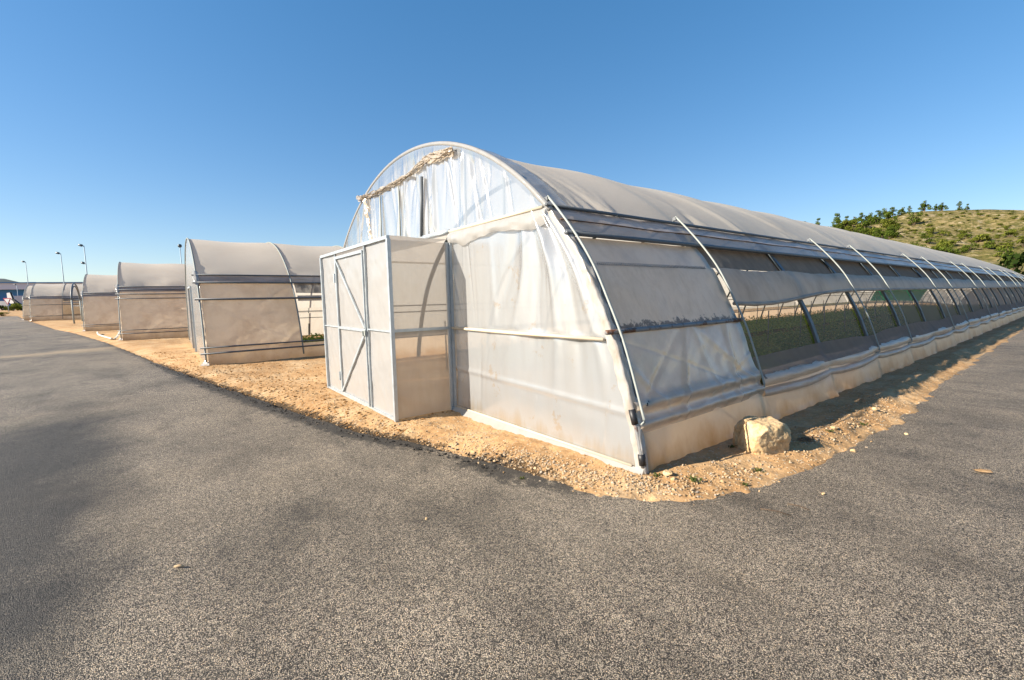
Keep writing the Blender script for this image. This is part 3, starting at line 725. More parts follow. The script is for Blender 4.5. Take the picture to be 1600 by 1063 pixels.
def pocket(z_hi, z_lo, depth, seed, sag):
    """slack pocket of film rolled up between the hoops"""
    ph = (yv / UNIT) % 1; pin = np.abs(np.sin(np.pi * ph))**.5
    n1 = VA(yv * 1.1, seed + 0 * yv); n2 = VB(yv * 3.3, seed + 0 * yv)
    hi = lz(z_hi - sag * .5 * pin + .02 * n1); lo_ = lz(z_lo - sag * pin + .035 * n1 + .012 * n2)
    t_ = np.linspace(0, 1, 18); LV = lo_[:, None] + (hi - lo_)[:, None] * t_[None, :]
    def off(Y, L):
        T = np.broadcast_to(t_[None, :], Y.shape)
        D = depth * (.45 + .55 * pin + .5 * n1 + .25 * n2)[:, None]
        return .012 - .075 * T**5 + D * np.sin(np.pi * T**.75)**.7 + .016 * VA(Y * 4 + T * 2, T * 3 + seed) * np.sin(np.pi * T)**1.5 + .008 * VB(Y * 13 + T * 5, T * 4) * np.sin(np.pi * T)
    m = MB(); m.grid(strip(yv, LV, off), flip=True); return m.build('rolled_film', M['roll'], G)
pocket(.60, .425, .085, 2, .035)
pocket(.44, .335, .065, 6, .06)
# skirt
yv = ys_graded(-.01, LEN, .03, .5, 40.)
lv = np.linspace(0, lz(.42), 16)
def skirt_off(Y, L):
    ph = np.abs(((Y / UNIT + .03) % 1) - .0); ph = np.minimum(ph, 1 - ph) * UNIT
    saw = np.where(Y > UNIT, ((Y / UNIT + .03 + .04 * VA(np.floor(Y / UNIT + .03) * 3.3, 0 * Y)) % 1), 0)
    return .012 + .055 * saw * np.clip(1.1 - L / .5, 0, 1) + .03 * np.exp(-(ph / .03)**2) * np.clip(1 - L / .5, 0, 1) + .018 * VA(Y * 2.2 + L * 2, L * 3) + .010 * VB(Y * 7, L * 4) + .03 * np.exp(-(L / .05)**2) * (VA(Y * 9, 0 * L) + .4) + folds(Y, L, 3, .05, .7, 6, .012, .02, .3, 0, .5)
P = strip(yv, lv, skirt_off); P[:, 0, 2] -= .05
mb = MB(); mb.grid(P, flip=True); mb.build('base_skirt', M['skirt'], G)
# corner: post pipe, collar, lapped film
mb = MB(); mb.tube([(prof(lz(z), .012)[0], -.015, z) for z in (.08, .2, .3, .40, .50)], .02, 10); mb.build('corner_pipe', M['rust_pipe'], G)
mb = MB(); mb.tube([(prof(lz(z), .012)[0], -.016, z) for z in (.10, .15, .19)], .03, 10); mb.build('pipe_collar', M['black'], G); mb = MB(); mb.tube([(prof(lz(z), .012)[0], -.016, z) for z in (.43, .48, .55)], .029, 10); mb.build('pipe_collar', M['black'], G)
lv = np.linspace(lz(.52), LE, 60); mb = MB(); a = prof(lv, .012); mb.tube(np.column_stack([a[0], 0 * lv + .075, a[1]]), .011, 8); mb.build('corner_lath', M['dark_pipe'], G)
zs_ = np.linspace(.03, 2.3, 120); P = np.zeros((120, 14, 3))
for i, z in enumerate(zs_):
    for j in range(14):
        u = j / 13; w = .055 + .05 * (float(fbm(z * 2.1, 3.0, 3)) + .3); n_ = mnoise.noise(Vector((z * 9, u * 4, 2))) * .016
        x, zc = prof(lz(z), .034 + n_)
        P[i, j] = (x - .09 * max(0, .4 - u) / .4, -.028 + (w + .03) * max(0, u - .35) + n_ * .4, zc)
mb = MB(); mb.grid(P); mb.build('corner_lap', M['lap'], G)
# left side, seen from inside
yv = ys_graded(0, LEN, .3, .6, 40.)
lv = LTOT - np.linspace(LE + .02, lz(.70), 12); mb = MB(); mb.grid(strip(yv, lv, .0)); mb.build('far_side_film', M['inner'], G)
lv = LTOT - np.linspace(lz(.69), lz(.55), 4); mb = MB(); mb.grid(strip(yv, lv, .0)); mb.build('far_side_net', M['net'], G)
lv = LTOT - np.linspace(lz(.56), 0, 7); mb = MB(); mb.grid(strip(yv, lv, .0)); mb.build('far_side_skirt', M['skirt'], G)
for z in (1.2, 1.36, .55):
    x = 2 * XC - float(cubic(np.array(z))) + .05; m = MB(); m.tube(np.column_stack([0 * yl + x, yl, z + drop(yl)]), .018, 6); m.build('far_rail', M['dark_pipe'], G)
mb = MB(); P = strip(np.linspace(40, 56, 8), LTOT - np.linspace(LE, lz(.75), 8), -.10); mb.grid(P); mb.build('green_screen', M['green_net'], G)
xs = np.linspace(2 * XC, 0, 50); P = []
for x in xs:
    zt = np.interp(x, PR[::-1, 0], PR[::-1, 1]); P.append([(x, LEN, drop(LEN) + zt * q) for q in np.linspace(0, 1, 6)])
mb = MB(); mb.grid(np.array(P)); mb.build('rear_gable_film', M['inner'], G)
# inner stakes
st = MB(); st.tube([(0, 0, 0), (.004, 0, .6), (0, 0, 1.05)], .014, 6); st0 = st.mesh('stake', M['dark_pipe'])
for k in range(1, 26):
    for x in (-2.7, -6.1):
        o = bpy.data.objects.new('stake', st0); COL.objects.link(o); o.parent = G; y = k * UNIT * .8 + random.uniform(-.2, .2); o.location = (x, y, float(drop(y))); o.rotation_euler = (random.uniform(-.05, .05), random.uniform(-.05, .05), 0)

# the porch
def bars(name, lst, mat, parent, w=.035, h=.035):
    m = MB()
    for a, b in lst: m.bar(a, b, w, h, up=(0, 1, 0))
    return m.build(name, mat, parent, smooth=False)
PX0, PX1, PY, PH = -5.918, -3.033, -.8615, 2.258
PO = bpy.data.objects.new('entrance_porch', None); COL.objects.link(PO); PO.parent = G
for x, y in ((PX1, PY), (PX0, PY), (PX1, -.06), (PX0, -.06)):
    bars('corner_post', [((x, y, 0), (x, y, PH - .02))], M['galv'], PO, .045, .045)
bars('wall_post', [((PX1 + .045, -.035, .0), (PX1 + .045, -.035, PH))], M['galv'], PO, .028, .028)
bars('top_rail', [((PX0, PY, PH - .002), (PX1, PY, PH - .002))], M['galv'], PO, .04, .04)
bars('top_rail', [((PX1, PY + .03, PH - .001), (PX1, -.03, PH - .001))], M['galv'], PO, .042, .042)
bars('top_rail', [((PX0, PY + .03, PH - .001), (PX0, -.03, PH - .001))], M['galv'], PO, .042, .042)
bars('bottom_rail', [((PX0 + .025, PY, .02), (PX1 - .025, PY, .02))], M['galv'], PO, .03, .035)
bars('bottom_rail', [((PX1, PY + .025, .02), (PX1, -.085, .02))], M['galv'], PO, .03, .035)
bars('middle_rail', [((PX1, PY + .025, 1.125), (PX1, -.085, 1.12))], M['galv'], PO, .03, .035)
bars('middle_rail', [((PX1 - .025, PY - .003, 1.115), (-3.86, PY - .003, 1.115))], M['galv'], PO, .018, .018)
bars('middle_rail', [((PX0 + .025, PY - .003, 1.095), (-5.14, PY - .003, 1.095))], M['galv'], PO, .018, .018)
bars('door_post', [((-3.845, PY, .03), (-3.845, PY, PH - .025))], M['galv'], PO, .022, .025)
bars('door_post', [((-5.135, PY, .03), (-5.135, PY, PH - .025))], M['galv'], PO, .02, .025)
DX0, DX1 = -5.075, -3.88
for n_, a, b, w in (('door_stile', (DX0, PY - .022, .05), (DX0, PY - .022, 2.18), .05), ('door_stile', (DX1, PY - .022, .05), (DX1, PY - .022, 2.18), .022),
                    ('door_rail', (DX0 + .025, PY - .022, 2.165), (DX1 - .012, PY - .022, 2.165), .035), ('door_rail', (DX0 + .025, PY - .022, 1.095), (DX1 - .012, PY - .022, 1.095), .04), ('door_rail', (DX0 + .025, PY - .022, .06), (DX1 - .012, PY - .022, .06), .03),
                    ('door_brace', (DX0 + .03, PY - .026, 2.14), (DX1 - .02, PY - .026, 1.13), .032), ('door_brace', (DX1 - .02, PY - .026, 1.06), (DX0 + .03, PY - .026, .08), .036)):
    bars(n_, [(a, b)], M['galv'], PO, .022 if 'rail' not in n_ else .022, w) if False else bars(n_, [(a, b)], M['galv'], PO, w, .02)
def panel(name, x0, x1, z0, z1, y, mat, seed, axis_='x'):
    a = np.linspace(x0, x1, 50); b = np.linspace(z0, z1, 60); A, B = np.meshgrid(a, b, indexing='ij')
    o = .010 * VA(A * 5 + seed, B * 4) + .006 * VB(A * 11 + B * 7, B * 9 + seed) + .004 * VC(A * 3 - B * 13, B * 3)
    P = np.dstack([A, y + o, B]) if axis_ == 'x' else np.dstack([y + o, A, B])
    m = MB(); m.grid(P); return m.build(name, mat, PO)
panel('front_panel', PX0 + .01, -5.13, .02, PH - .02, PY + .016, M['porch'], 3)
panel('front_panel', -3.85, PX1 - .01, .02, PH - .02, PY + .016, M['porch'], 9)
panel('door_panel', DX0 - .05, DX1 + .02, .04, 2.2, PY - .004, M['porch'], 14)
panel('side_panel', PY + .02, -.06, .02, PH - .03, PX1 + .0, M['porch_side'], 5, 'y')
panel('side_panel', PY + .02, -.06, .02, PH - .03, PX0 + .0, M['porch_side'], 25, 'y')
a = np.linspace(PX0, PX1, 30); b = np.linspace(PY, -.03, 14); A, B = np.meshgrid(a, b, indexing='ij')
m = MB(); m.grid(np.dstack([A, B, PH + .022 - .03 * np.abs(np.sin(A * 2)) * np.sin((B - PY) / .86 * 3.1) + .01 * VA(A * 5, B * 6)])); m.build('roof_panel', M['porch'], PO)
for z in (1.86, .32):
    m = MB(); m.tube([(DX0 - .03, PY - .04, z - .07), (DX0 - .03, PY - .04, z + .07)], .013, 8); m.box((DX0 - .07, PY - .036, z - .05), (DX0 + .0, PY - .033, z + .05)); m.build('hinge', M['galv'], PO, smooth=False)
m = MB(); m.box((DX1 - .05, PY - .05, 1.03), (DX1 + .03, PY - .034, 1.10)); m.tube([(DX1 - .02, PY - .055, 1.02), (DX1 - .02, PY - .06, 1.09)], .012, 6); m.build('latch', M['galv_light'], PO, smooth=False)

# ------------------------------------------------------------------ crops inside
def crop_mesh(x_ranges, y0, y1, n, h0=.18, h1=.38, s=.05):
    rs = np.random.RandomState(5); V = []; F = []
    for i in range(n):
        xr = x_ranges[rs.randint(len(x_ranges))]; x = rs.uniform(*xr); y = rs.uniform(y0, y1); z = rs.uniform(h0 * .6, h1) + drop(y); a = rs.uniform(0, 6.28); t = rs.uniform(.2, 1.1)
        d = np.array([math.cos(a), math.sin(a), 0]) * s; w = np.array([-math.sin(a), math.cos(a), 0]) * s * .5; u = np.array([0, 0, math.sin(t)]) * s
        p = np.array([x, y, z]); k = len(V); V += [p - w, p + w, p + d + u * 1.2 + w * .6, p + d + u * 1.2 - w * .6]; F.append([k, k+1, k+2, k+3])
    m = MB(); m.add(V, F)
    for xr in x_ranges:
        xs = np.linspace(xr[0], xr[1], 12); yy = np.linspace(y0, y1, 60); A, B = np.meshgrid(xs, yy, indexing='ij'); m.grid(np.dstack([A, B, h0 + .06 * VA(A * 4, B * 3) + drop(B)]))
    return m
tag(crop_mesh([(-4.1, -.9), (-7.9, -4.7)], 2.6, 46, 26000).build('crop_rows', M['crop'], smooth=False), 'low green crop growing in beds inside the nearest greenhouse', 'crop', kind='stuff')

# ------------------------------------------------------------------ the greenhouses down the road
def side_house(loc, zs, units, label, closed, zr, spec):
    g = thing('greenhouse', label, 'greenhouse', loc, 0, 'arched plastic greenhouses along the road')
    L = units * UNIT; seed = int(-loc[0])
    yv = np.linspace(spec.get('roof_from', .0), L, max(30, units * 8)); lv = np.linspace(LE - .03, LTOT - LE + .03, 46)
    def ro(Y, Lq):
        ph = (Y / UNIT) % 1
        return .012 - .04 * np.sin(np.pi * ph)**2 * np.sin(np.pi * np.clip((Lq - LE) / (LTOT - 2 * LE), 0, 1))**.5 + folds(Y, Lq, seed, .1, min(L, 6), 24, .045, .055, .8, slant=1.0)
    m = MB(); m.grid(strip(yv, lv, ro, zs, dr=False), flip=True); m.build('roof_cover', M['roof'], g)
    # gable with a doorway
    ya = spec.get('gable_at', 0.0)
    xs = np.linspace(2 * XC, 0, 90); m = MB()
    def wallstrip(x0, x1, z0f, n=14):
        xx = np.linspace(x0, x1, n); P = []
        for x in xs[(xs >= min(x0, x1)) & (xs <= max(x0, x1))] if False else xx:
            zt = np.interp(x, PR[::-1, 0], PR[::-1, 1]) * zs
            P.append([(x, ya - .01 - .015 * float(VA(x * 6, q * 3 + seed)), z0f + (zt - z0f) * q) for q in np.linspace(0, 1, 10)])
        m.grid(np.array(P))
    if spec.get('door'):
        d0, d1 = spec['door']; wallstrip(2 * XC, d0, 0, 30); wallstrip(d0, d1, 2.05, 12); wallstrip(d1, -.001, 0, 40)
    else: wallstrip(2 * XC, -.001, 0, 60)
    m.build('gable_film', M['front'], g)
    if spec.get('door'):
        for x in spec['door']:
            m = MB(); m.bar((x, ya - .03, 0), (x, ya - .03, 2.07), .05, .05, up=(0, 1, 0)); m.build('door_post', M['galv'], g, smooth=False)
        m = MB(); m.bar((spec['door'][0] + .03, ya - .03, 2.05), (spec['door'][1] - .03, ya - .03, 2.05), .05, .05); m.build('door_lintel', M['galv'], g, smooth=False)
    # ribs and roof hoops
    rm = rib_mesh(zs, .03, .035, -.03).mesh('rib', M['rib'])
    for k in range(0, units + 1):
        o = bpy.data.objects.new('rib', rm); COL.objects.link(o); o.parent = g; o.location = (0, max(.03, k * UNIT), 0)
    hl = np.linspace(lz(.1), LTOT - lz(.1), 50); hx_, hz_ = prof(hl, .03); m = MB(); m.tube(np.column_stack([hx_, 0 * hx_, hz_ * zs]), .019, 8); hm = m.mesh('hoop_pipe', M[spec.get('hoop_mat', 'hoop')])
    for k in spec.get('hoops', (0,)):
        o = bpy.data.objects.new('hoop_pipe', hm); COL.objects.link(o); o.parent = g; o.location = (0, k * UNIT - .02, 0)
    # side
    sf = spec.get('side_from', 0.0); yy = np.linspace(sf, closed * UNIT, 20 + closed * 30)
    lo_, md, hi_ = zr['low'], zr['mid'], 2.33
    def cr(Y, Lq): return crink(Y + seed, Lq) + folds(Y, Lq, seed + 3, 0, closed * UNIT, 6 + 5 * closed, .024, .04, 1.0, lz(lo_), 1.4) + folds(Y, Lq, seed + 9, 0, closed * UNIT, 5 * closed, .02, .05, .7, lz(md), 1.6)
    m = MB(); m.grid(strip(yy, np.linspace(lz(md), lz(hi_), 16), lambda Y, q: cr(Y, q) - .008, zs, dr=False), flip=True); m.build('upper_side_panel', M['side2'], g)
    m = MB(); m.grid(strip(yy, np.linspace(lz(lo_), lz(md), 28), lambda Y, q: cr(Y, q) + .004, zs, dr=False), flip=True); m.build('lower_side_panel', M['side2'], g)
    yo = np.linspace(sf, L, units * 8)
    P = strip(yo, np.linspace(0, lz(lo_ + .01), 8), lambda Y, q: .012 + .02 * VA(Y * 2 + seed, q * 3) + .02 * np.exp(-(q / .06)**2), zs, dr=False); P[:, 0, 2] -= .06
    m = MB(); m.grid(P, flip=True); m.build('base_skirt', M['side2'], g)
    if units > closed:
        yo = np.linspace(closed * UNIT + .05, L, (units - closed) * 8)
        m = MB(); m.grid(strip(yo, np.linspace(lz(1.86), lz(2.15), 6), lambda Y, q: -.01 - .04 * np.sin(np.pi * ((Y / UNIT) % 1)) * (q < lz(1.95)), zs, dr=False), flip=True); m.build('vent_net', M['dark_net'], g)
        m = MB(); m.grid(strip(yo, np.linspace(lz(1.60), lz(1.76), 5), .02, zs, dr=False), flip=True); m.build('fabric_band', M['band'], g)
    for z, r in zr['rails']:
        m = MB(); yr = np.linspace(spec.get('rail_from', -.12), L, 20); m.tube(line(yr, z + .012 * VA(yr * .8 + seed, z * 9 + 0 * yr), .04, zs, dr=False), r, 7); m.build('side_rail', M['dark_pipe'] if z < 2 else M['dark_pipe'], g)
    lv = np.linspace(lz(2.12), lz(2.34), 6); yv2 = np.linspace(sf - .02, L, units * 8)
    m = MB(); m.grid(strip(yv2, lv, lambda Y, q: .022 + .012 * VA(Y * 3 + seed, q * 9), zs, dr=False), flip=True); m.build('eave_flap', M['eave'], g)
    # far side
    yv2 = np.linspace(0, L, units * 3)
    m = MB(); m.grid(strip(yv2, LTOT - np.linspace(LE + .02, lz(1.3), 8), .0, zs, dr=False)); m.build('far_side_film', M['inner'], g)
    m = MB(); m.grid(strip(yv2, LTOT - np.linspace(lz(1.05), 0, 8), .0, zs, dr=False)); m.build('far_side_skirt', M['inner'], g)
    for z in (1.1, .8):
        m = MB(); x = 2 * XC - float(cubic(np.array(z))) + .05; m.tube([(x, 0, z), (x, L, z)], .016, 6); m.build('far_rail', M['dark_pipe'], g)
    # bunched film at the front eave
    m = MB(); zsx = np.linspace(2.05, 2.5, 14)
    P = np.zeros((14, 13, 3))
    for i, z in enumerate(zsx):
        x0, z0 = prof(lz(z) if z < 2.365 else LE + (z - 2.365) * 1.4, .02)
        for j in range(13):
            a = 2 * math.pi * (j % 12) / 12; rr = .07 * math.sin((i + .5) / 14 * math.pi)**.6 * (1 + .5 * mnoise.noise(Vector((z * 9, math.cos(a) * 2, math.sin(a) * 2 + seed))))
            P[i, j] = (x0 + rr * math.cos(a), sf - .03 + rr * math.sin(a), z0 * zs)
    m.grid(P); m.build('bunched_film', M['flap'], g)
    # film lapped round the front edge and trailing on the ground
    zl = np.linspace(-.02, 2.3, 60); P = np.zeros((60, 8, 3))
    for i, z in enumerate(zl):
        for j in range(8):
            u = j / 7; n_ = .045 * mnoise.noise(Vector((z * 5, u * 3, seed))); x, zc = prof(lz(max(z, 0)), .02 + n_ + (.10 * max(0, .12 - z) / .12 * u))
            P[i, j] = (x - .14 * (1 - u), sf - .03 + .06 * u + .05 * n_ - (.12 * max(0, .15 - z) / .15 * (1 - u)), max(zc, .01) * zs)
    m = MB(); m.grid(P); m.build('edge_lap', M['lap'], g)
    return g
R1 = dict(low=.40, mid=1.68, rails=((2.34, .022), (2.13, .026), (1.68, .028), (.44, .020), (.30, .022)))
R2 = dict(low=.34, mid=1.80, rails=((2.34, .022), (2.20, .018), (2.0, .022), (1.80, .02), (.42, .016), (.27, .018)))
R3 = dict(low=.36, mid=2.30, rails=((2.34, .022), (2.24, .016), (.37, .018), (.28, .014)))
R4 = dict(low=.42, mid=1.50, rails=((2.30, .024), (2.08, .022), (1.50, .024), (.42, .022)))
side_house((-10.95, -2.30, 0), .955, 12, 'second greenhouse along the road, with an open dark doorway left of its lit corner', 1, R1, dict(door=(-5.6, -4.2), hoops=(0, 1, 2)))
side_house((-23.7, -4.58, 0), 1.0, 14, 'greenhouse with several dark rails across its beige side, third from the camera', 2, R2, dict(hoops=(0,)))
side_house((-35.5, -6.95, 0), 1.0, 16, 'plain sided greenhouse with a curved seam in its film, behind the white hose pipes', 3, R3, dict(hoops=(0,)))
g4 = side_house((-49.2, -8.95, .13), .96, 18, 'greenhouse whose bare dark front hoop stands clear of its cover', 4, R4, dict(hoops=(1,), roof_from=2.0, gable_at=2.2, side_from=2.15, hoop_mat='dark_pipe', rail_from=2.0))
for q in (0, .22):
    m = MB(); aa = np.linspace(0, math.pi, 24); m.tube([(-2.45 + (2.4 - q) * math.cos(a), 0, 1.95 + (1.42 - q) * math.sin(a)) for a in aa], .055, 8); m.build('front_hoop', M['dark_pipe'], g4)
for x in (-.05, -4.85):
    m = MB(); m.tube([(x, 0, -.05), (x, 0, 1.0), (x, 0, 1.95)], .06, 8); m.build('front_post', M['galv_light'], g4)
m = MB(); m.tube([(-.11, 0, 1.97), (-4.79, 0, 1.97)], .06, 8); m.build('front_tie', M['dark_pipe'], g4)
m = MB(); m.tube([(-.11, 0, 1.45), (-4.79, 0, 1.45)], .04, 8); m.build('front_tie', M['galv'], g4)
side_house((-59.7, -13.1, .25), 1.0, 9, 'greenhouse near the far end of the row with its second side bay open', 1, R4, dict(hoops=(0, 1)))
# crop in the second greenhouse
cm = crop_mesh([(-4.0, -.9)], 2.0, 12, 5000, .2, .36).build('crop_rows', M['crop'], smooth=False); cm.location = (-10.95, -2.3, 0)
tag(cm, 'bright green seedlings inside the second greenhouse seen through its open bay', 'crop', kind='stuff')
# narrow end house at the far end of the row
side_house((-65.5, -14.55, .26), 1.0, 5, 'last greenhouse of the row, narrow and farthest left, its front hoop beside the road end', 2, R4, dict(hoops=(0, 1)))

# ------------------------------------------------------------------ stones, gravel, weeds, litter
def rock_mesh(seed, size, sub=4, planes=9, rough=.05):
    import bmesh
    bm = bmesh.new(); bmesh.ops.create_icosphere(bm, subdivisions=sub, radius=1); rs = np.random.RandomState(seed)
    V = np.array([v.co for v in bm.verts])
    for _ in range(planes):
        n = rs.normal(size=3); n /= np.linalg.norm(n); c = rs.uniform(.62, .85); d = V @ n; k = d > c; V[k] -= np.outer(d[k] - c, n)
    for i, v in enumerate(V):
        f = 1 + rough * 2 * mnoise.fractal(Vector(v * 2.2) + Vector((seed, 0, 0)), .8, 2, 5)
        V[i] = v * f
    for v, p in zip(bm.verts, V): v.co = p * np.array(size)
    me = bpy.data.meshes.new('stone'); bm.to_mesh(me); bm.free()
    me.polygons.foreach_set('use_smooth', [False] * len(me.polygons)); return me
def boulder():
    import bmesh
    bm = bmesh.new(); bmesh.ops.create_cube(bm, size=2); bmesh.ops.subdivide_edges(bm, edges=bm.edges, cuts=34, use_grid_fill=True)
    V = np.array([v.co for v in bm.verts]); N = V / np.linalg.norm(V, axis=1)[:, None]
    p = 7.; Q = N / ((np.abs(N)**p).sum(1)**(1 / p))[:, None]
    for n, c in (((-.6, -.7, .5), 1.25), ((.55, -.6, .62), 1.32), ((.7, .5, .5), 1.27), ((-.3, -.8, -.5), 1.27), ((.75, .1, -.65), 1.32), ((-.8, .3, .6), 1.22), ((.1, .65, .76), 1.27), ((.8, -.62, -.1), 1.39), ((-.75, -.66, 0), 1.29)):
        n = np.array(n) / np.linalg.norm(n); d = Q @ n; k = d > c; Q[k] -= np.outer(d[k] - c, n)
    out = []
    for q in Q:
        h = .06 * mnoise.fractal(Vector(q * 1.7), .6, 2, 6) + .045 * mnoise.ridged_multi_fractal(Vector(q * 3.1), .9, 2, 4, 1, 2) * .5
        # the crack across the lit end
        if q[1] < .15:
            d = q[0] + .46 - .22 * q[2] * q[2] - .10 * math.sin(q[2] * 2.2); h -= .17 * math.exp(-(d / .055)**2)
        out.append(q * (1 + h))
    for v, q in zip(bm.verts, out): v.co = (q[0] * .168, q[1] * .185, q[2] * .165)
    me = bpy.data.meshes.new('boulder'); bm.to_mesh(me); bm.free(); me.materials.append(M['rock'])
    me.polygons.foreach_set('use_smooth', [True] * len(me.polygons)); return me
b = bpy.data.objects.new('boulder', boulder()); COL.objects.link(b); b.location = (.345, 1.32, .14); b.rotation_euler = (math.radians(-3), math.radians(5), math.radians(-26))
tag(b, 'big squared pale limestone rock with a crack, sitting against the greenhouse skirt', 'rock')
for i, (x, y, s, lb) in enumerate(((.16, .09, .034, 'tan stone lying at the front corner of the nearest greenhouse'), (.23, .06, .022, 'small brown stone just right of the tan corner stone'),
        (.90, 1.95, .024, 'small dark stone lying on the asphalt right of the boulder'), (.62, 2.35, .030, 'pale round stone on the earth ridge behind the boulder'),
        (.66, 3.6, .03, 'orange stone at the edge of the shadow strip, farther down the greenhouse side'), (1.08, 2.95, .016, 'tiny orange pebble alone on the right side asphalt'),
        (1.05, .72, .013, 'small whitish pebble on the asphalt in front of the boulder'), (-.52, -1.73, .010, 'white pebble on the asphalt in front of the porch'))):
    me = rock_mesh(40 + i, (s * 1.25, s, s * .8), 3, 8, .06); me.materials.append(M['rock'])
    o = bpy.data.objects.new('stone', me); COL.objects.link(o); o.location = (x, y, top_z(x, y) + s * .45); o.rotation_euler = (0, 0, i * 1.3); tag(o, lb, 'stone')
# gravel: loose stones over the earth strip and its fringe
def scatter(n, fn, smin, smax, mat, name, seed, sink=.3):
    rs = np.random.RandomState(seed); t = (1 + 5**.5) / 2
    ico = np.array([(-1,t,0),(1,t,0),(-1,-t,0),(1,-t,0),(0,-1,t),(0,1,t),(0,-1,-t),(0,1,-t),(t,0,-1),(t,0,1),(-t,0,-1),(-t,0,1)]) / 1.9
    fc = [(0,11,5),(0,5,1),(0,1,7),(0,7,10),(0,10,11),(1,5,9),(5,11,4),(11,10,2),(10,7,6),(7,1,8),(3,9,4),(3,4,2),(3,2,6),(3,6,8),(3,8,9),(4,9,5),(2,4,11),(6,2,10),(8,6,7),(9,8,1)]
    m = MB(); cnt = 0
    while cnt < n:
        p = fn(rs)
        if p is None: continue
        x, y = p; s = smin + (smax - smin) * rs.rand()**2.6
        q = ico * (s * rs.uniform(.65, 1.25, 3)) * (1 + .25 * rs.normal(size=(12, 1))); a = rs.uniform(0, 6.28); c, sn = math.cos(a), math.sin(a)
        q = np.column_stack([q[:, 0]*c - q[:, 1]*sn, q[:, 0]*sn + q[:, 1]*c, q[:, 2] * .8])
        m.add(q + np.array([x, y, top_z(x, y) + s * sink]), fc); cnt += 1
    return m.build(name, mat, smooth=False)
kk = np.arange(len(BD))
nearb = kk[(BD[:, 0] > -4.5) & (BD[:, 1] < 4.5)]
wgt = np.exp(-((BD[nearb, 0] + .5) / 1.0)**2) * (BD[nearb, 1] < .8) + .16; wgt *= np.gradient(arc)[nearb]; wgt /= wgt.sum()
def fn1(rs):
    k = rs.choice(nearb, p=wgt); d = rs.normal(-.20, .13)
    if BD[k, 0] < -1.5: d = -abs(rs.normal(.25, .25)) - .05
    if d > .03 + .05 * rs.rand(): return None
    p = BD[k] + OUT[k] * d + rs.normal(0, .02, 2)
    if p[0] < .03 and p[1] > -.02: return None
    return p
tag(scatter(5200, fn1, .0025, .0135, M['gravel'], 'gravel', 3), 'pale loose gravel spilled along the foot of the nearest greenhouse', 'gravel', kind='stuff')
def fn2(rs):
    k = rs.choice(nearb); k = kk[(BD[:, 0] > -13) & (BD[:, 0] < -.9)]; k = k[rs.randint(len(k))]
    d = rs.normal(-.03, .075); return BD[k] + OUT[k] * d + rs.normal(0, .02, 2)
tag(scatter(4800, fn2, .004, .017, M['tar'], 'asphalt_crumbs', 4, .2), 'black asphalt crumbs broken off along the edge of the road', 'rubble', kind='stuff')
def fn3(rs):
    k = kk[(BD[:, 0] > .1) & (BD[:, 1] < 9)]; k = k[rs.randint(len(k))]; d = rs.normal(-.16, .18); p = BD[k] + OUT[k] * d
    if d > .1: return None
    if p[0] < .05: return None
    return p
tag(scatter(520, fn3, .003, .013, M['gravel'], 'earth_clods', 5), 'earth clods and chips along the shaded side of the nearest greenhouse', 'rubble', kind='stuff')
def fn4(rs):
    k = kk[(BD[:, 0] > -16) & (BD[:, 0] < -2.5)]; k = k[rs.randint(len(k))]; d = -abs(rs.normal(.2, 1.1)) - .05; p = BD[k] + OUT[k] * d
    if -5.95 < p[0] < -3 and p[1] > -.95: return None
    if p[0] > -3.0 and p[1] > -.1: return None
    if p[0] < -10.9 and p[1] > -2.4: return None
    return p
tag(scatter(3600, fn4, .004, .022, M['clod'], 'earth_clods', 15, .15), 'crumbly orange earth between the porch and the second greenhouse', 'rubble', kind='stuff')
def weed_mesh(seed, n, r, h):
    rs = np.random.RandomState(seed); m = MB()
    for _ in range(n):
        a = rs.uniform(0, 6.28); l = r * rs.uniform(.4, 1); w = l * .22; zt = h * rs.uniform(.3, 1); c, s = math.cos(a), math.sin(a); ox, oy = rs.normal(0, r * .35, 2)
        P = []
        for t in (0, .4, .75, 1):
            ww = w * (math.sin(math.pi * (t * .9 + .05)) + .05); P.append([(ox + c * l * t - s * ww, oy + s * l * t + c * ww, zt * math.sin(t * 2)), (ox + c * l * t + s * ww, oy + s * l * t - c * ww, zt * math.sin(t * 2))])
        m.grid(np.array(P))
    return m.mesh('weed', M['weed'])
weed_lb = ['small green weed in the gravel at the greenhouse corner', 'green weed between the corner stone and the boulder', 'green weed tuft in front of the boulder', 'flat green weed beside the asphalt edge in front of the boulder', 'tiny green weed left of the boulder base', 'lone green sprig on the asphalt near the dark edge band', 'green weed right of the boulder on the earth ridge', 'green weed farther right along the shadow edge']
for i, (x, y, r, h) in enumerate(((.10, .03, .06, .03), (.34, .17, .07, .035), (.55, .80, .06, .03), (.62, .42, .05, .025), (.17, 1.12, .05, .03), (-.62, -.80, .035, .02), (.63, 2.2, .05, .03), (.72, 2.9, .06, .03))):
    o = bpy.data.objects.new('weed', weed_mesh(i + 3, 20, r * .7, h * .8)); COL.objects.link(o); o.location = (x, y, top_z(x, y) + .003); tag(o, weed_lb[i], 'weed', 'weeds by the nearest greenhouse')
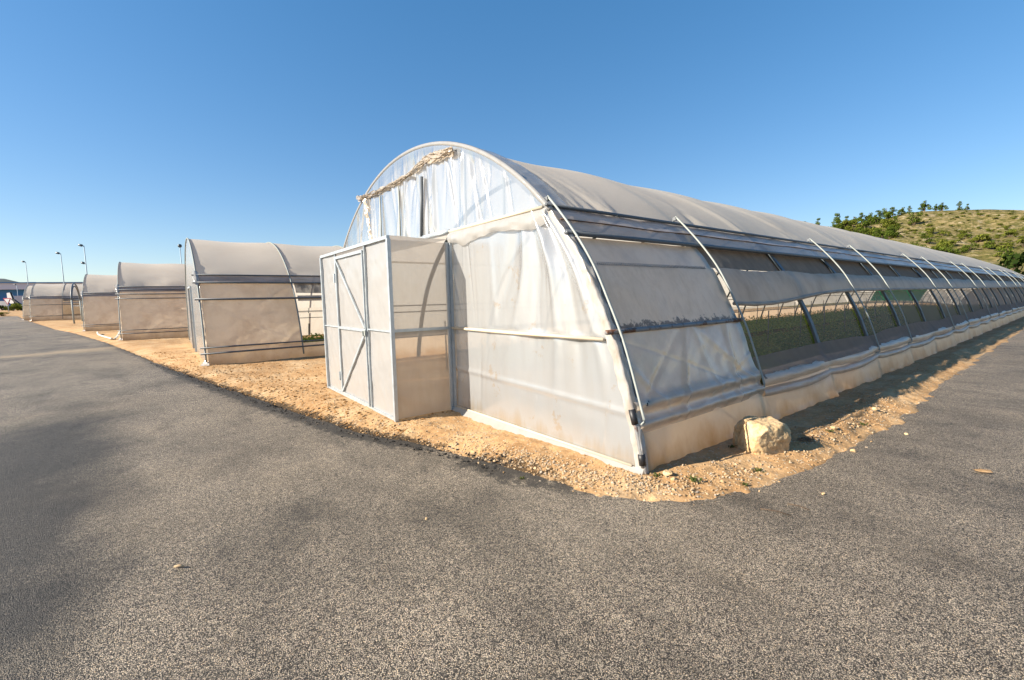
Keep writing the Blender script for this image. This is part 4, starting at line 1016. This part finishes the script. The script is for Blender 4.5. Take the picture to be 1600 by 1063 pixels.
# litter on the asphalt
m = MB(); m.tube([(-.025, 0, 0), (0, .004, .004), (.03, 0, .001)], (.006, .009, .005), 8); o = m.build('wood_chip', M['gravel']); o.location = (-.91, -3.09, .012); o.rotation_euler = (0, 0, .9); tag(o, 'pale wood chip lying alone on the foreground asphalt', 'wood chip')
def flat_patch(name, x, y, r, seed, mat, label, cat, asp=1.5):
    a = np.linspace(0, 2 * math.pi, 40, endpoint=False); m = MB(); V = [(0, 0, .006)]
    for t in a:
        rr = r * (1 + .5 * mnoise.noise(Vector((math.cos(t) * 1.7, math.sin(t) * 1.7, seed))) + .25 * mnoise.noise(Vector((math.cos(t) * 5, math.sin(t) * 5, seed)))); V.append((rr * math.cos(t) * asp, rr * math.sin(t), .001))
    m.add(V, [[0, i + 1, (i + 1) % 40 + 1] for i in range(40)]); o = m.build(name, mat); o.location = (x, y, float(gz(x, y)) + .012); o.rotation_euler = (0, 0, .8); return tag(o, label, cat)
flat_patch('dried_mud', 1.72, 2.15, .035, 3, M['dirt'], 'flat pale mud splat on the asphalt at the right', 'mud', 1.8)
for i, (x, y, rz, lb) in enumerate(((.95, .15, .3, 'thin dark twig on the asphalt below the boulder'), (.60, 1.75, 1.2, 'dry brown twig bundle lying right beside the boulder'), (1.02, .35, .1, 'short dry twig left of the thin dark twig on the asphalt'))):
    m = MB(); n = 9 if i == 1 else 1
    for q in range(n):
        a = random.uniform(-.8, .8) if n > 1 else 0; ox = random.uniform(-.06, .06) if n > 1 else 0; L = random.uniform(.05, .10)
        m.tube([(ox - L * math.cos(a), -L * math.sin(a), .004 + q * .003), (ox, .006, .01 + q * .004), (ox + L * math.cos(a), L * math.sin(a), .004 + q * .003)], .0035, 5)
    o = m.build('twig', M['bark']); o.location = (x, y, top_z(x, y) + .003); o.rotation_euler = (0, 0, rz); tag(o, lb, 'twig')
# white hose pipes by the third greenhouse
def hose(pts, label):
    P = np.array(pts, float); t = np.linspace(0, 1, 24); Q = np.column_stack([np.interp(t, np.linspace(0, 1, len(P)), P[:, k]) for k in range(3)])
    for _ in range(4): Q[1:-1] = (Q[:-2] + 2 * Q[1:-1] + Q[2:]) / 4
    m = MB(); m.tube(Q, .042, 8); tag(m.build('plastic_pipe', M['hose']), label, 'pipe', 'bent white pipes on the earth')
hose([(-31.2, -6.0, .10), (-28.5, -5.75, .09), (-26.0, -5.3, .08), (-24.4, -4.95, .06)], 'long bent white plastic pipe lying on the earth before the third greenhouse')
hose([(-24.35, -4.85, .06), (-25.0, -4.80, .12), (-27.5, -4.85, .22)], 'short white plastic pipe end sticking up beside the long bent pipe')

# ------------------------------------------------------------------ vegetation kinds
def leaf_crown(m, rs, blobs, n, size, mi=0):
    for _ in range(n):
        c, r = blobs[rs.randint(len(blobs))]; d = rs.normal(size=3); d /= np.linalg.norm(d); p = np.array(c) + d * np.array(r) * rs.uniform(.55, 1.05)
        nrm = d + rs.normal(0, .7, 3); nrm /= np.linalg.norm(nrm); a = np.cross(nrm, rs.normal(size=3)); a /= np.linalg.norm(a); b_ = np.cross(nrm, a); s = size * rs.uniform(.5, 1.3)
        m.add([p - a * s, p - b_ * s * .6, p + a * s, p + b_ * s * .6], [[0, 1, 2, 3]], mi)
def pine_mesh(seed, leaf):
    rs = np.random.RandomState(seed); m = MB(); h = 1.0
    m.tube([(0, 0, -.06), (.01, 0, .3), (rs.normal(0, .03), rs.normal(0, .03), .8)], (.035, .028, .01), 6, 1)
    blobs = []
    for i in range(17):
        z = .08 + .86 * rs.rand()**1.25; w = .36 * (1.06 - z)**.7; a = rs.uniform(0, 6.28); rr = w * rs.uniform(.3, 1); blobs.append(((rr * math.cos(a), rr * math.sin(a), z), (.14, .14, .11)))
        m.tube([(0, 0, z - .12), (rr * math.cos(a) * .8, rr * math.sin(a) * .8, z)], (.012, .005), 4, 1)
    leaf_crown(m, rs, blobs, 900, .042); return m.mesh('pine_tree', [leaf, M['bark']], False)
def shrub_mesh(seed, leaf, tall=.6):
    rs = np.random.RandomState(seed); m = MB(); blobs = []
    for i in range(9):
        a = rs.uniform(0, 6.28); rr = rs.uniform(.05, .36); z = rs.uniform(.14, tall); blobs.append(((rr * math.cos(a), rr * math.sin(a), z), (.20, .20, .15)))
        m.tube([(0, 0, -.05), (rr * math.cos(a) * .8, rr * math.sin(a) * .8, z)], (.02, .008), 4, 1)
    leaf_crown(m, rs, blobs, 480, .055); return m.mesh('shrub', [leaf, M['bark']], False)
PINES = [pine_mesh(i, M['pine']) for i in range(4)]; DARKS = [pine_mesh(10 + i, M['dark_tree']) for i in range(3)]
SHR = [shrub_mesh(20 + i, M['shrub']) for i in range(4)]; DSH = [shrub_mesh(30 + i, M['dark_tree'], .7) for i in range(2)]; GSH = [shrub_mesh(36 + i, M['pine'], .75) for i in range(2)]
def plant(me, name, x, y, z, s, label, cat, group, sq=1.0):
    o = bpy.data.objects.new(name, me); COL.objects.link(o); o.location = (x, y, z); o.scale = (s * sq, s * sq, s); o.rotation_euler = (0, 0, random.uniform(0, 6.28)); return tag(o, label, cat, group)

# ------------------------------------------------------------------ hill on the right
az_t = np.array([-75, -50, -34, -27, -22, -19.5, -18, -17, -15.5, -14.5, -13, -11.8, -10.5, -9.2, -8, -6.5, -5.0, -3.5, 0, 8, 20, 35])
el_t = np.array([.0, 1.0, 2.6, 4.4, 5.9, 6.55, 6.55, 6.55, 6.6, 6.7, 6.9, 7.15, 7.15, 7.0, 6.9, 6.7, 6.45, 6.15, 5.4, 4.2, 2.5, .0])
def hill_point(az, t):
    """t 0 foot .. 1 crest .. 1.6 behind"""
    el = np.interp(az, az_t, el_t); top_h = CH + 262 * math.tan(math.radians(el)); r_ = 120 + 142 * t
    base = -2.4
    s = sstep(0, 1, min(t, 1)) if t < .0 else (np.clip(t, 0, 1)**1.15 if t <= 1 else 1 - .7 * sstep(1.0, 1.7, t))
    x = CX + r_ * math.sin(math.radians(az)); y = CY + r_ * math.cos(math.radians(az))
    z = base + (top_h - base) * s
    nz = (fbm(x * .045, y * .045, 5) * 3.2 + VB(x * .33, y * .33) * .7) * min(1, t * 3) * (.25 if .92 < t < 1.1 else 1) * min(1, el / 4)
    return x, y, z + nz
azs = np.linspace(-75, 35, 330); tts = np.concatenate([np.linspace(0, 1.05, 70), np.linspace(1.1, 1.7, 12)])
P = np.array([[hill_point(a, t) for t in tts] for a in azs]); mb = MB(); mb.grid(P, flip=True)
struct(mb.build('hill', M['hill']))
rnd = random.Random(4)
ordn = ['first', 'second', 'third', 'fourth', 'fifth', 'sixth', 'seventh', 'eighth', 'ninth', 'tenth', 'eleventh', 'twelfth', 'thirteenth', 'fourteenth', 'fifteenth', 'sixteenth', 'seventeenth', 'eighteenth', 'nineteenth', 'twentieth']
ridge = [(-19.6, 1.0, 4.4), (-18.5, 1.0, 5.4), (-16.9, .97, 7.6), (-16.1, .98, 5.6), (-15.5, .98, 5.8), (-14.9, .97, 6.2), (-14.35, .98, 6.4), (-13.6, .97, 5.8), (-13.0, .97, 7.4), (-12.55, .95, 6.0), (-11.9, .99, 4.6), (-11.35, 1.0, 3.8), (-10.3, 1.0, 6.6), (-9.5, 1.0, 4.4), (-9.1, 1.0, 5.0), (-8.0, 1.0, 4.4), (-7.5, 1.0, 3.2)]
for i, (a, t, s) in enumerate(ridge):
    x, y, z = hill_point(a, t); plant(rnd.choice(PINES), 'pine_tree', x, y, z - .3, s * .86, f'{ordn[i]} pine from the left along the crest of the scrubby hill', 'tree', 'pines on the hill crest', rnd.uniform(.85, 1.25))
for i in range(64):     # green woods on the shoulder left of the bare face
    a = rnd.uniform(-17.2, -12.0); t = rnd.uniform(.66, .95)
    if a > -13.4 and t > .88: continue
    x, y, z = hill_point(a, t); plant(rnd.choice(PINES + GSH + SHR), 'pine_tree', x, y, z - .2, rnd.uniform(3.2, 5.4), 'small pine in the green wood on the left shoulder of the hill', 'tree', 'small pines on the hill shoulder', rnd.uniform(.95, 1.4))
for i in range(80):
    a = rnd.uniform(-14.5, -3.0); t = rnd.gauss(.56 + (a + 14) * -.012, .10)
    if not .2 < t < .82: continue
    x, y, z = hill_point(a, t); plant(rnd.choice(SHR + GSH), 'shrub', x, y, z - .15, rnd.uniform(1.6, 3.8), 'bushy green shrub in the belt across the lower hillside', 'shrub', 'shrubs in the belt across the hillside', rnd.uniform(1., 1.5))
for i in range(190):
    a = rnd.uniform(-12.4, -2.5); t = rnd.uniform(.50, .99)
    x, y, z = hill_point(a, t); plant(rnd.choice(SHR), 'shrub', x, y, z - .1, rnd.uniform(.5, 1.5), 'low dry bush dotted on the bare upper face of the hill', 'shrub', 'low bushes on the bare hill face', rnd.uniform(1.2, 1.8))
x, y, z = hill_point(-11.0, .82); plant(GSH[0], 'shrub', x, y, z - .3, 6.2, 'large dark bush standing alone halfway up the bare hill face', 'shrub', None, .8)
for i, (a, rr, s, lb) in enumerate(((-5.35, 104, 8.4, 'left one of the big dark trees behind the far end of the nearest greenhouse'), (-4.2, 98, 9.8, 'tallest dark tree at the right edge behind the greenhouse roof'), (-2.9, 102, 9.0, 'dark tree partly cut by the right edge of the photo'), (-6.3, 112, 6.4, 'lowest dark tree, just above the far greenhouse roof'))):
    x = CX + rr * math.sin(math.radians(a)); y = CY + rr * math.cos(math.radians(a)); plant(DARKS[i % 3] if i < 3 else DSH[0], 'dark_tree', x, y, -2.2, s, lb, 'tree', 'dark trees behind the greenhouse', .85)

# ------------------------------------------------------------------ background on the left
def lamp(px, depth, h, label, heads=1, ball=False):
    x, y = spot(px, depth); t = thing('street_lamp', label, 'street lamp', (x, y, float(gz(x, y))), 0, 'street lamps along the far road')
    m = MB(); m.tube([(0, 0, -.2), (0, 0, h * .5), (0, 0, h)], (.075, .06, .045), 8); m.build('pole', M['lamp_grey'], t)
    if ball:
        m = MB(); a = np.linspace(0, math.pi, 9); m.tube([(0, 0, h + .22 - .24 * math.cos(q)) for q in a], [max(.01, .24 * math.sin(q)) for q in a], 10); m.build('lamp_head', M['lamp_head'], t); return
    dx, dy = -rt[0], -rt[1]
    for q in range(heads):
        hh_ = h - q * 2.2; L = .72 if q == 0 else .6
        m = MB(); m.bar((0, 0, hh_ - .02), (dx * .2, dy * .2, hh_ + .03), .07, .07); m.build('lamp_arm', M['lamp_grey'], t, smooth=False)
        m = MB(); m.tube([(dx * .12, dy * .12, hh_ + .02), (dx * .25, dy * .25, hh_ + .06), (dx * L * .8, dy * L * .8, hh_ + .13), (dx * L, dy * L, hh_ + .14)], (.07, .15, .14, .05), 8); m.build('lamp_head', M['lamp_head'], t)
lamp(49, 84, 8.8, 'shortest looking street lamp, farthest left and far away')
lamp(104.5, 66, 8.9, 'street lamp behind the far greenhouses, single head turned left')
lamp(141.5, 58, 8.9, 'street lamp with two heads on one pole beside the fourth greenhouse', 2)
lamp(31, 120, 6.2, 'thin faint lamp pole before the warehouse wall')
lamp(288.5, 60, 8.7, 'thin mast with a dark ball on top behind the third greenhouse', 1, True)
# warehouse
def slab(parent, name, mat, pa, pb, z0, z1, thick):
    (xa, ya), (xb, yb) = pa, pb; d = np.array([xb - xa, yb - ya]); n = np.array([-d[1], d[0]]) / np.linalg.norm(d); c = np.array([(xa + xb) / 2 - CX, (ya + yb) / 2 - CY])
    if n @ c < 0: n = -n
    m = MB(); q = [np.array([xa, ya]), np.array([xb, yb]), np.array([xb, yb]) + n * thick, np.array([xa, ya]) + n * thick]
    m.add([(*p, z0) for p in q] + [(*p, z1) for p in q], [[0, 1, 5, 4], [1, 2, 6, 5], [2, 3, 7, 6], [3, 0, 4, 7], [4, 5, 6, 7], [3, 2, 1, 0]])
    return m.build(name, mat, parent, smooth=False)
wh = thing('warehouse', 'long grey and blue industrial warehouse behind the far greenhouses', 'warehouse')
slab(wh, 'wall', M['grey_clad'], spot(-260, 124), spot(330, 158), 7.2, 9.1, 30)
slab(wh, 'blue_wall', M['blue_clad'], spot(-260, 123.9), spot(60, 142.2), .8, 7.198, 29)
slab(wh, 'lower_wall', M['grey_clad'], spot(60.1, 142.2), spot(330, 157.9), .8, 7.198, 29)
slab(wh, 'roof_edge', M['blue_clad'], spot(-262, 123.6), spot(332, 157.7), 9.101, 9.35, 30.6)
for px in (52, 57):
    x, y = spot(px, 150); m = MB(); m.box((x - .7, y - .7, 9.352), (x + .7, y + .7, 9.95)); m.build('roof_vent', M['white_paint'] if px < 60 else M['blue_clad'], wh, smooth=False)
sh = thing('low_building', 'low pale grey building with a blue base in front of the warehouse', 'building')
slab(sh, 'wall', M['pale_clad'], spot(23, 112), spot(70, 114), 2.6, 4.55, 10)
slab(sh, 'base', M['blue_clad'], spot(23, 111.9), spot(70, 113.9), .8, 2.598, 9.8)
wl = thing('white_wall', 'low white wall behind the give way sign at the far left', 'wall')
slab(wl, 'wall_face', M['white_paint'], spot(-80, 96), spot(13, 98), .8, 3.1, .4)
bb = thing('hoarding', 'tilted white board propped by a dark strut at the far left', 'billboard')
xa, ya = spot(14, 92); xb, yb = spot(20.5, 92); m = MB()
q0 = np.array([xa, ya]); q1 = np.array([xb, yb]); nn = fw[:2] / np.linalg.norm(fw[:2]) * .15
for off_ in (0,):
    V = [(*q0, 3.0), (*(q0 + (q1 - q0) * 1.5), 1.7), (*(q0 + (q1 - q0) * 1.75), 3.4), (*(q1), 4.7), (*q0, 4.6)]
    V2 = [(v[0] + nn[0], v[1] + nn[1], v[2]) for v in V]; k = len(V)
    m.add(V + V2, [[0, 1, 2, 3, 4], [9, 8, 7, 6, 5]] + [[i, i + k, (i + 1) % k + k, (i + 1) % k] for i in range(k)])
m.build('board', M['white_paint'], bb, smooth=False)
m = MB(); a = q0 + (q1 - q0) * 1.2; b_ = q0 + (q1 - q0) * 3.3; m.bar((*a, 3.4), (*b_, 1.9), .35, .35); m.bar((*q1, 4.7), (*(q0 + (q1 - q0) * 1.78), 2.3), .25, .25); m.build('strut', M['black'], bb, smooth=False)
# give way sign
x, y = spot(13.6, 76); zb = float(gz(x, y)); sg = thing('give_way_sign', 'red bordered triangular give way sign, point down, on a grey post', 'road sign', (x, y, zb), math.atan2(rt[1], rt[0]))
m = MB(); m.tube([(0, .03, -.3), (0, .03, 1.2), (0, .03, 2.15)], .05, 8); m.build('post', M['lamp_grey'], sg)
def tri(name, s, y_, mat):
    h = s * .87; V = [(-s/2, y_, 2.16 + h * .35 + (0)), (s/2, y_, 2.16 + h * .35), (0, y_, 2.16 - h * .65)]; V = [(a, b, c - .35) for a, b, c in V]
    V2 = [(a, b + .02, c) for a, b, c in V]; m = MB(); m.add(V + V2, [[0, 2, 1], [3, 4, 5], [0, 1, 4, 3], [1, 2, 5, 4], [2, 0, 3, 5]]); m.build(name, mat, sg, smooth=False)
tri('border', 1.40, 0, M['sign_red']); tri('face', .95, -.024, M['white_paint'])
# kerb of the far road, bushes, far hill
kx = [spot(p, 86) for p in (-80, 10)] + [spot(p, 86) for p in (18, 40)]
for (pa, pb), lb in (((kx[0], kx[1]), 'pale kerb length left of the give way sign'), ((kx[2], kx[3]), 'pale kerb length right of the give way sign')):
    kb = slab(None, 'road_kerb', M['concrete'], pa, pb, .5, 1.32, .3); tag(kb, lb, 'kerb')
for i, (px, dp, s, sq, me, lb) in enumerate(((21, 80, 1.5, 1.5, SHR[0], 'yellow green bush right of the sign post'), (28, 82, 2.1, 1.2, SHR[1], 'tallest yellow green bush under the dark strut'), (35, 81, 1.9, 1.4, SHR[2], 'yellow green bush touching the last greenhouse'), (4, 84, 1.3, 2.2, DSH[0], 'dark low bush at the left edge below the white wall'), (12, 86, 1.2, 2.0, DSH[1], 'dark low bush behind the sign post'), (2, 70, .9, 2.0, SHR[3], 'low grassy bush at the left edge beside the road end'))):
    x, y = spot(px, dp); plant(me, 'bush', x, y, float(gz(x, y)) - .1, s, lb, 'bush', 'bushes at the far road', sq)
azs = np.linspace(-150, -80, 90); P = []
for a in azs:
    el = np.interp(a, [-150, -120, -104, -100.7, -100, -99, -97.8, -96, -90, -80], [2.6, 3.0, 2.75, 2.75, 2.5, 2.2, 1.9, 1.7, 1.0, .2]); row = []
    for t in np.linspace(0, 1.8, 14):
        r_ = 360 + 140 * t; hgt = 500 * math.tan(math.radians(el)); s = t**1.2 if t <= 1 else 1 - .5 * (t - 1)
        x = CX + r_ * math.sin(math.radians(a)); y = CY + r_ * math.cos(math.radians(a)); row.append((x, y, -1 + (hgt + 1) * s + 1.6 * float(fbm(x * .09, y * .09, 3)) * min(1, t * 2)))
    P.append(row)
mb = MB(); mb.grid(np.array(P), flip=True); struct(mb.build('far_hill', M['far_hill']))
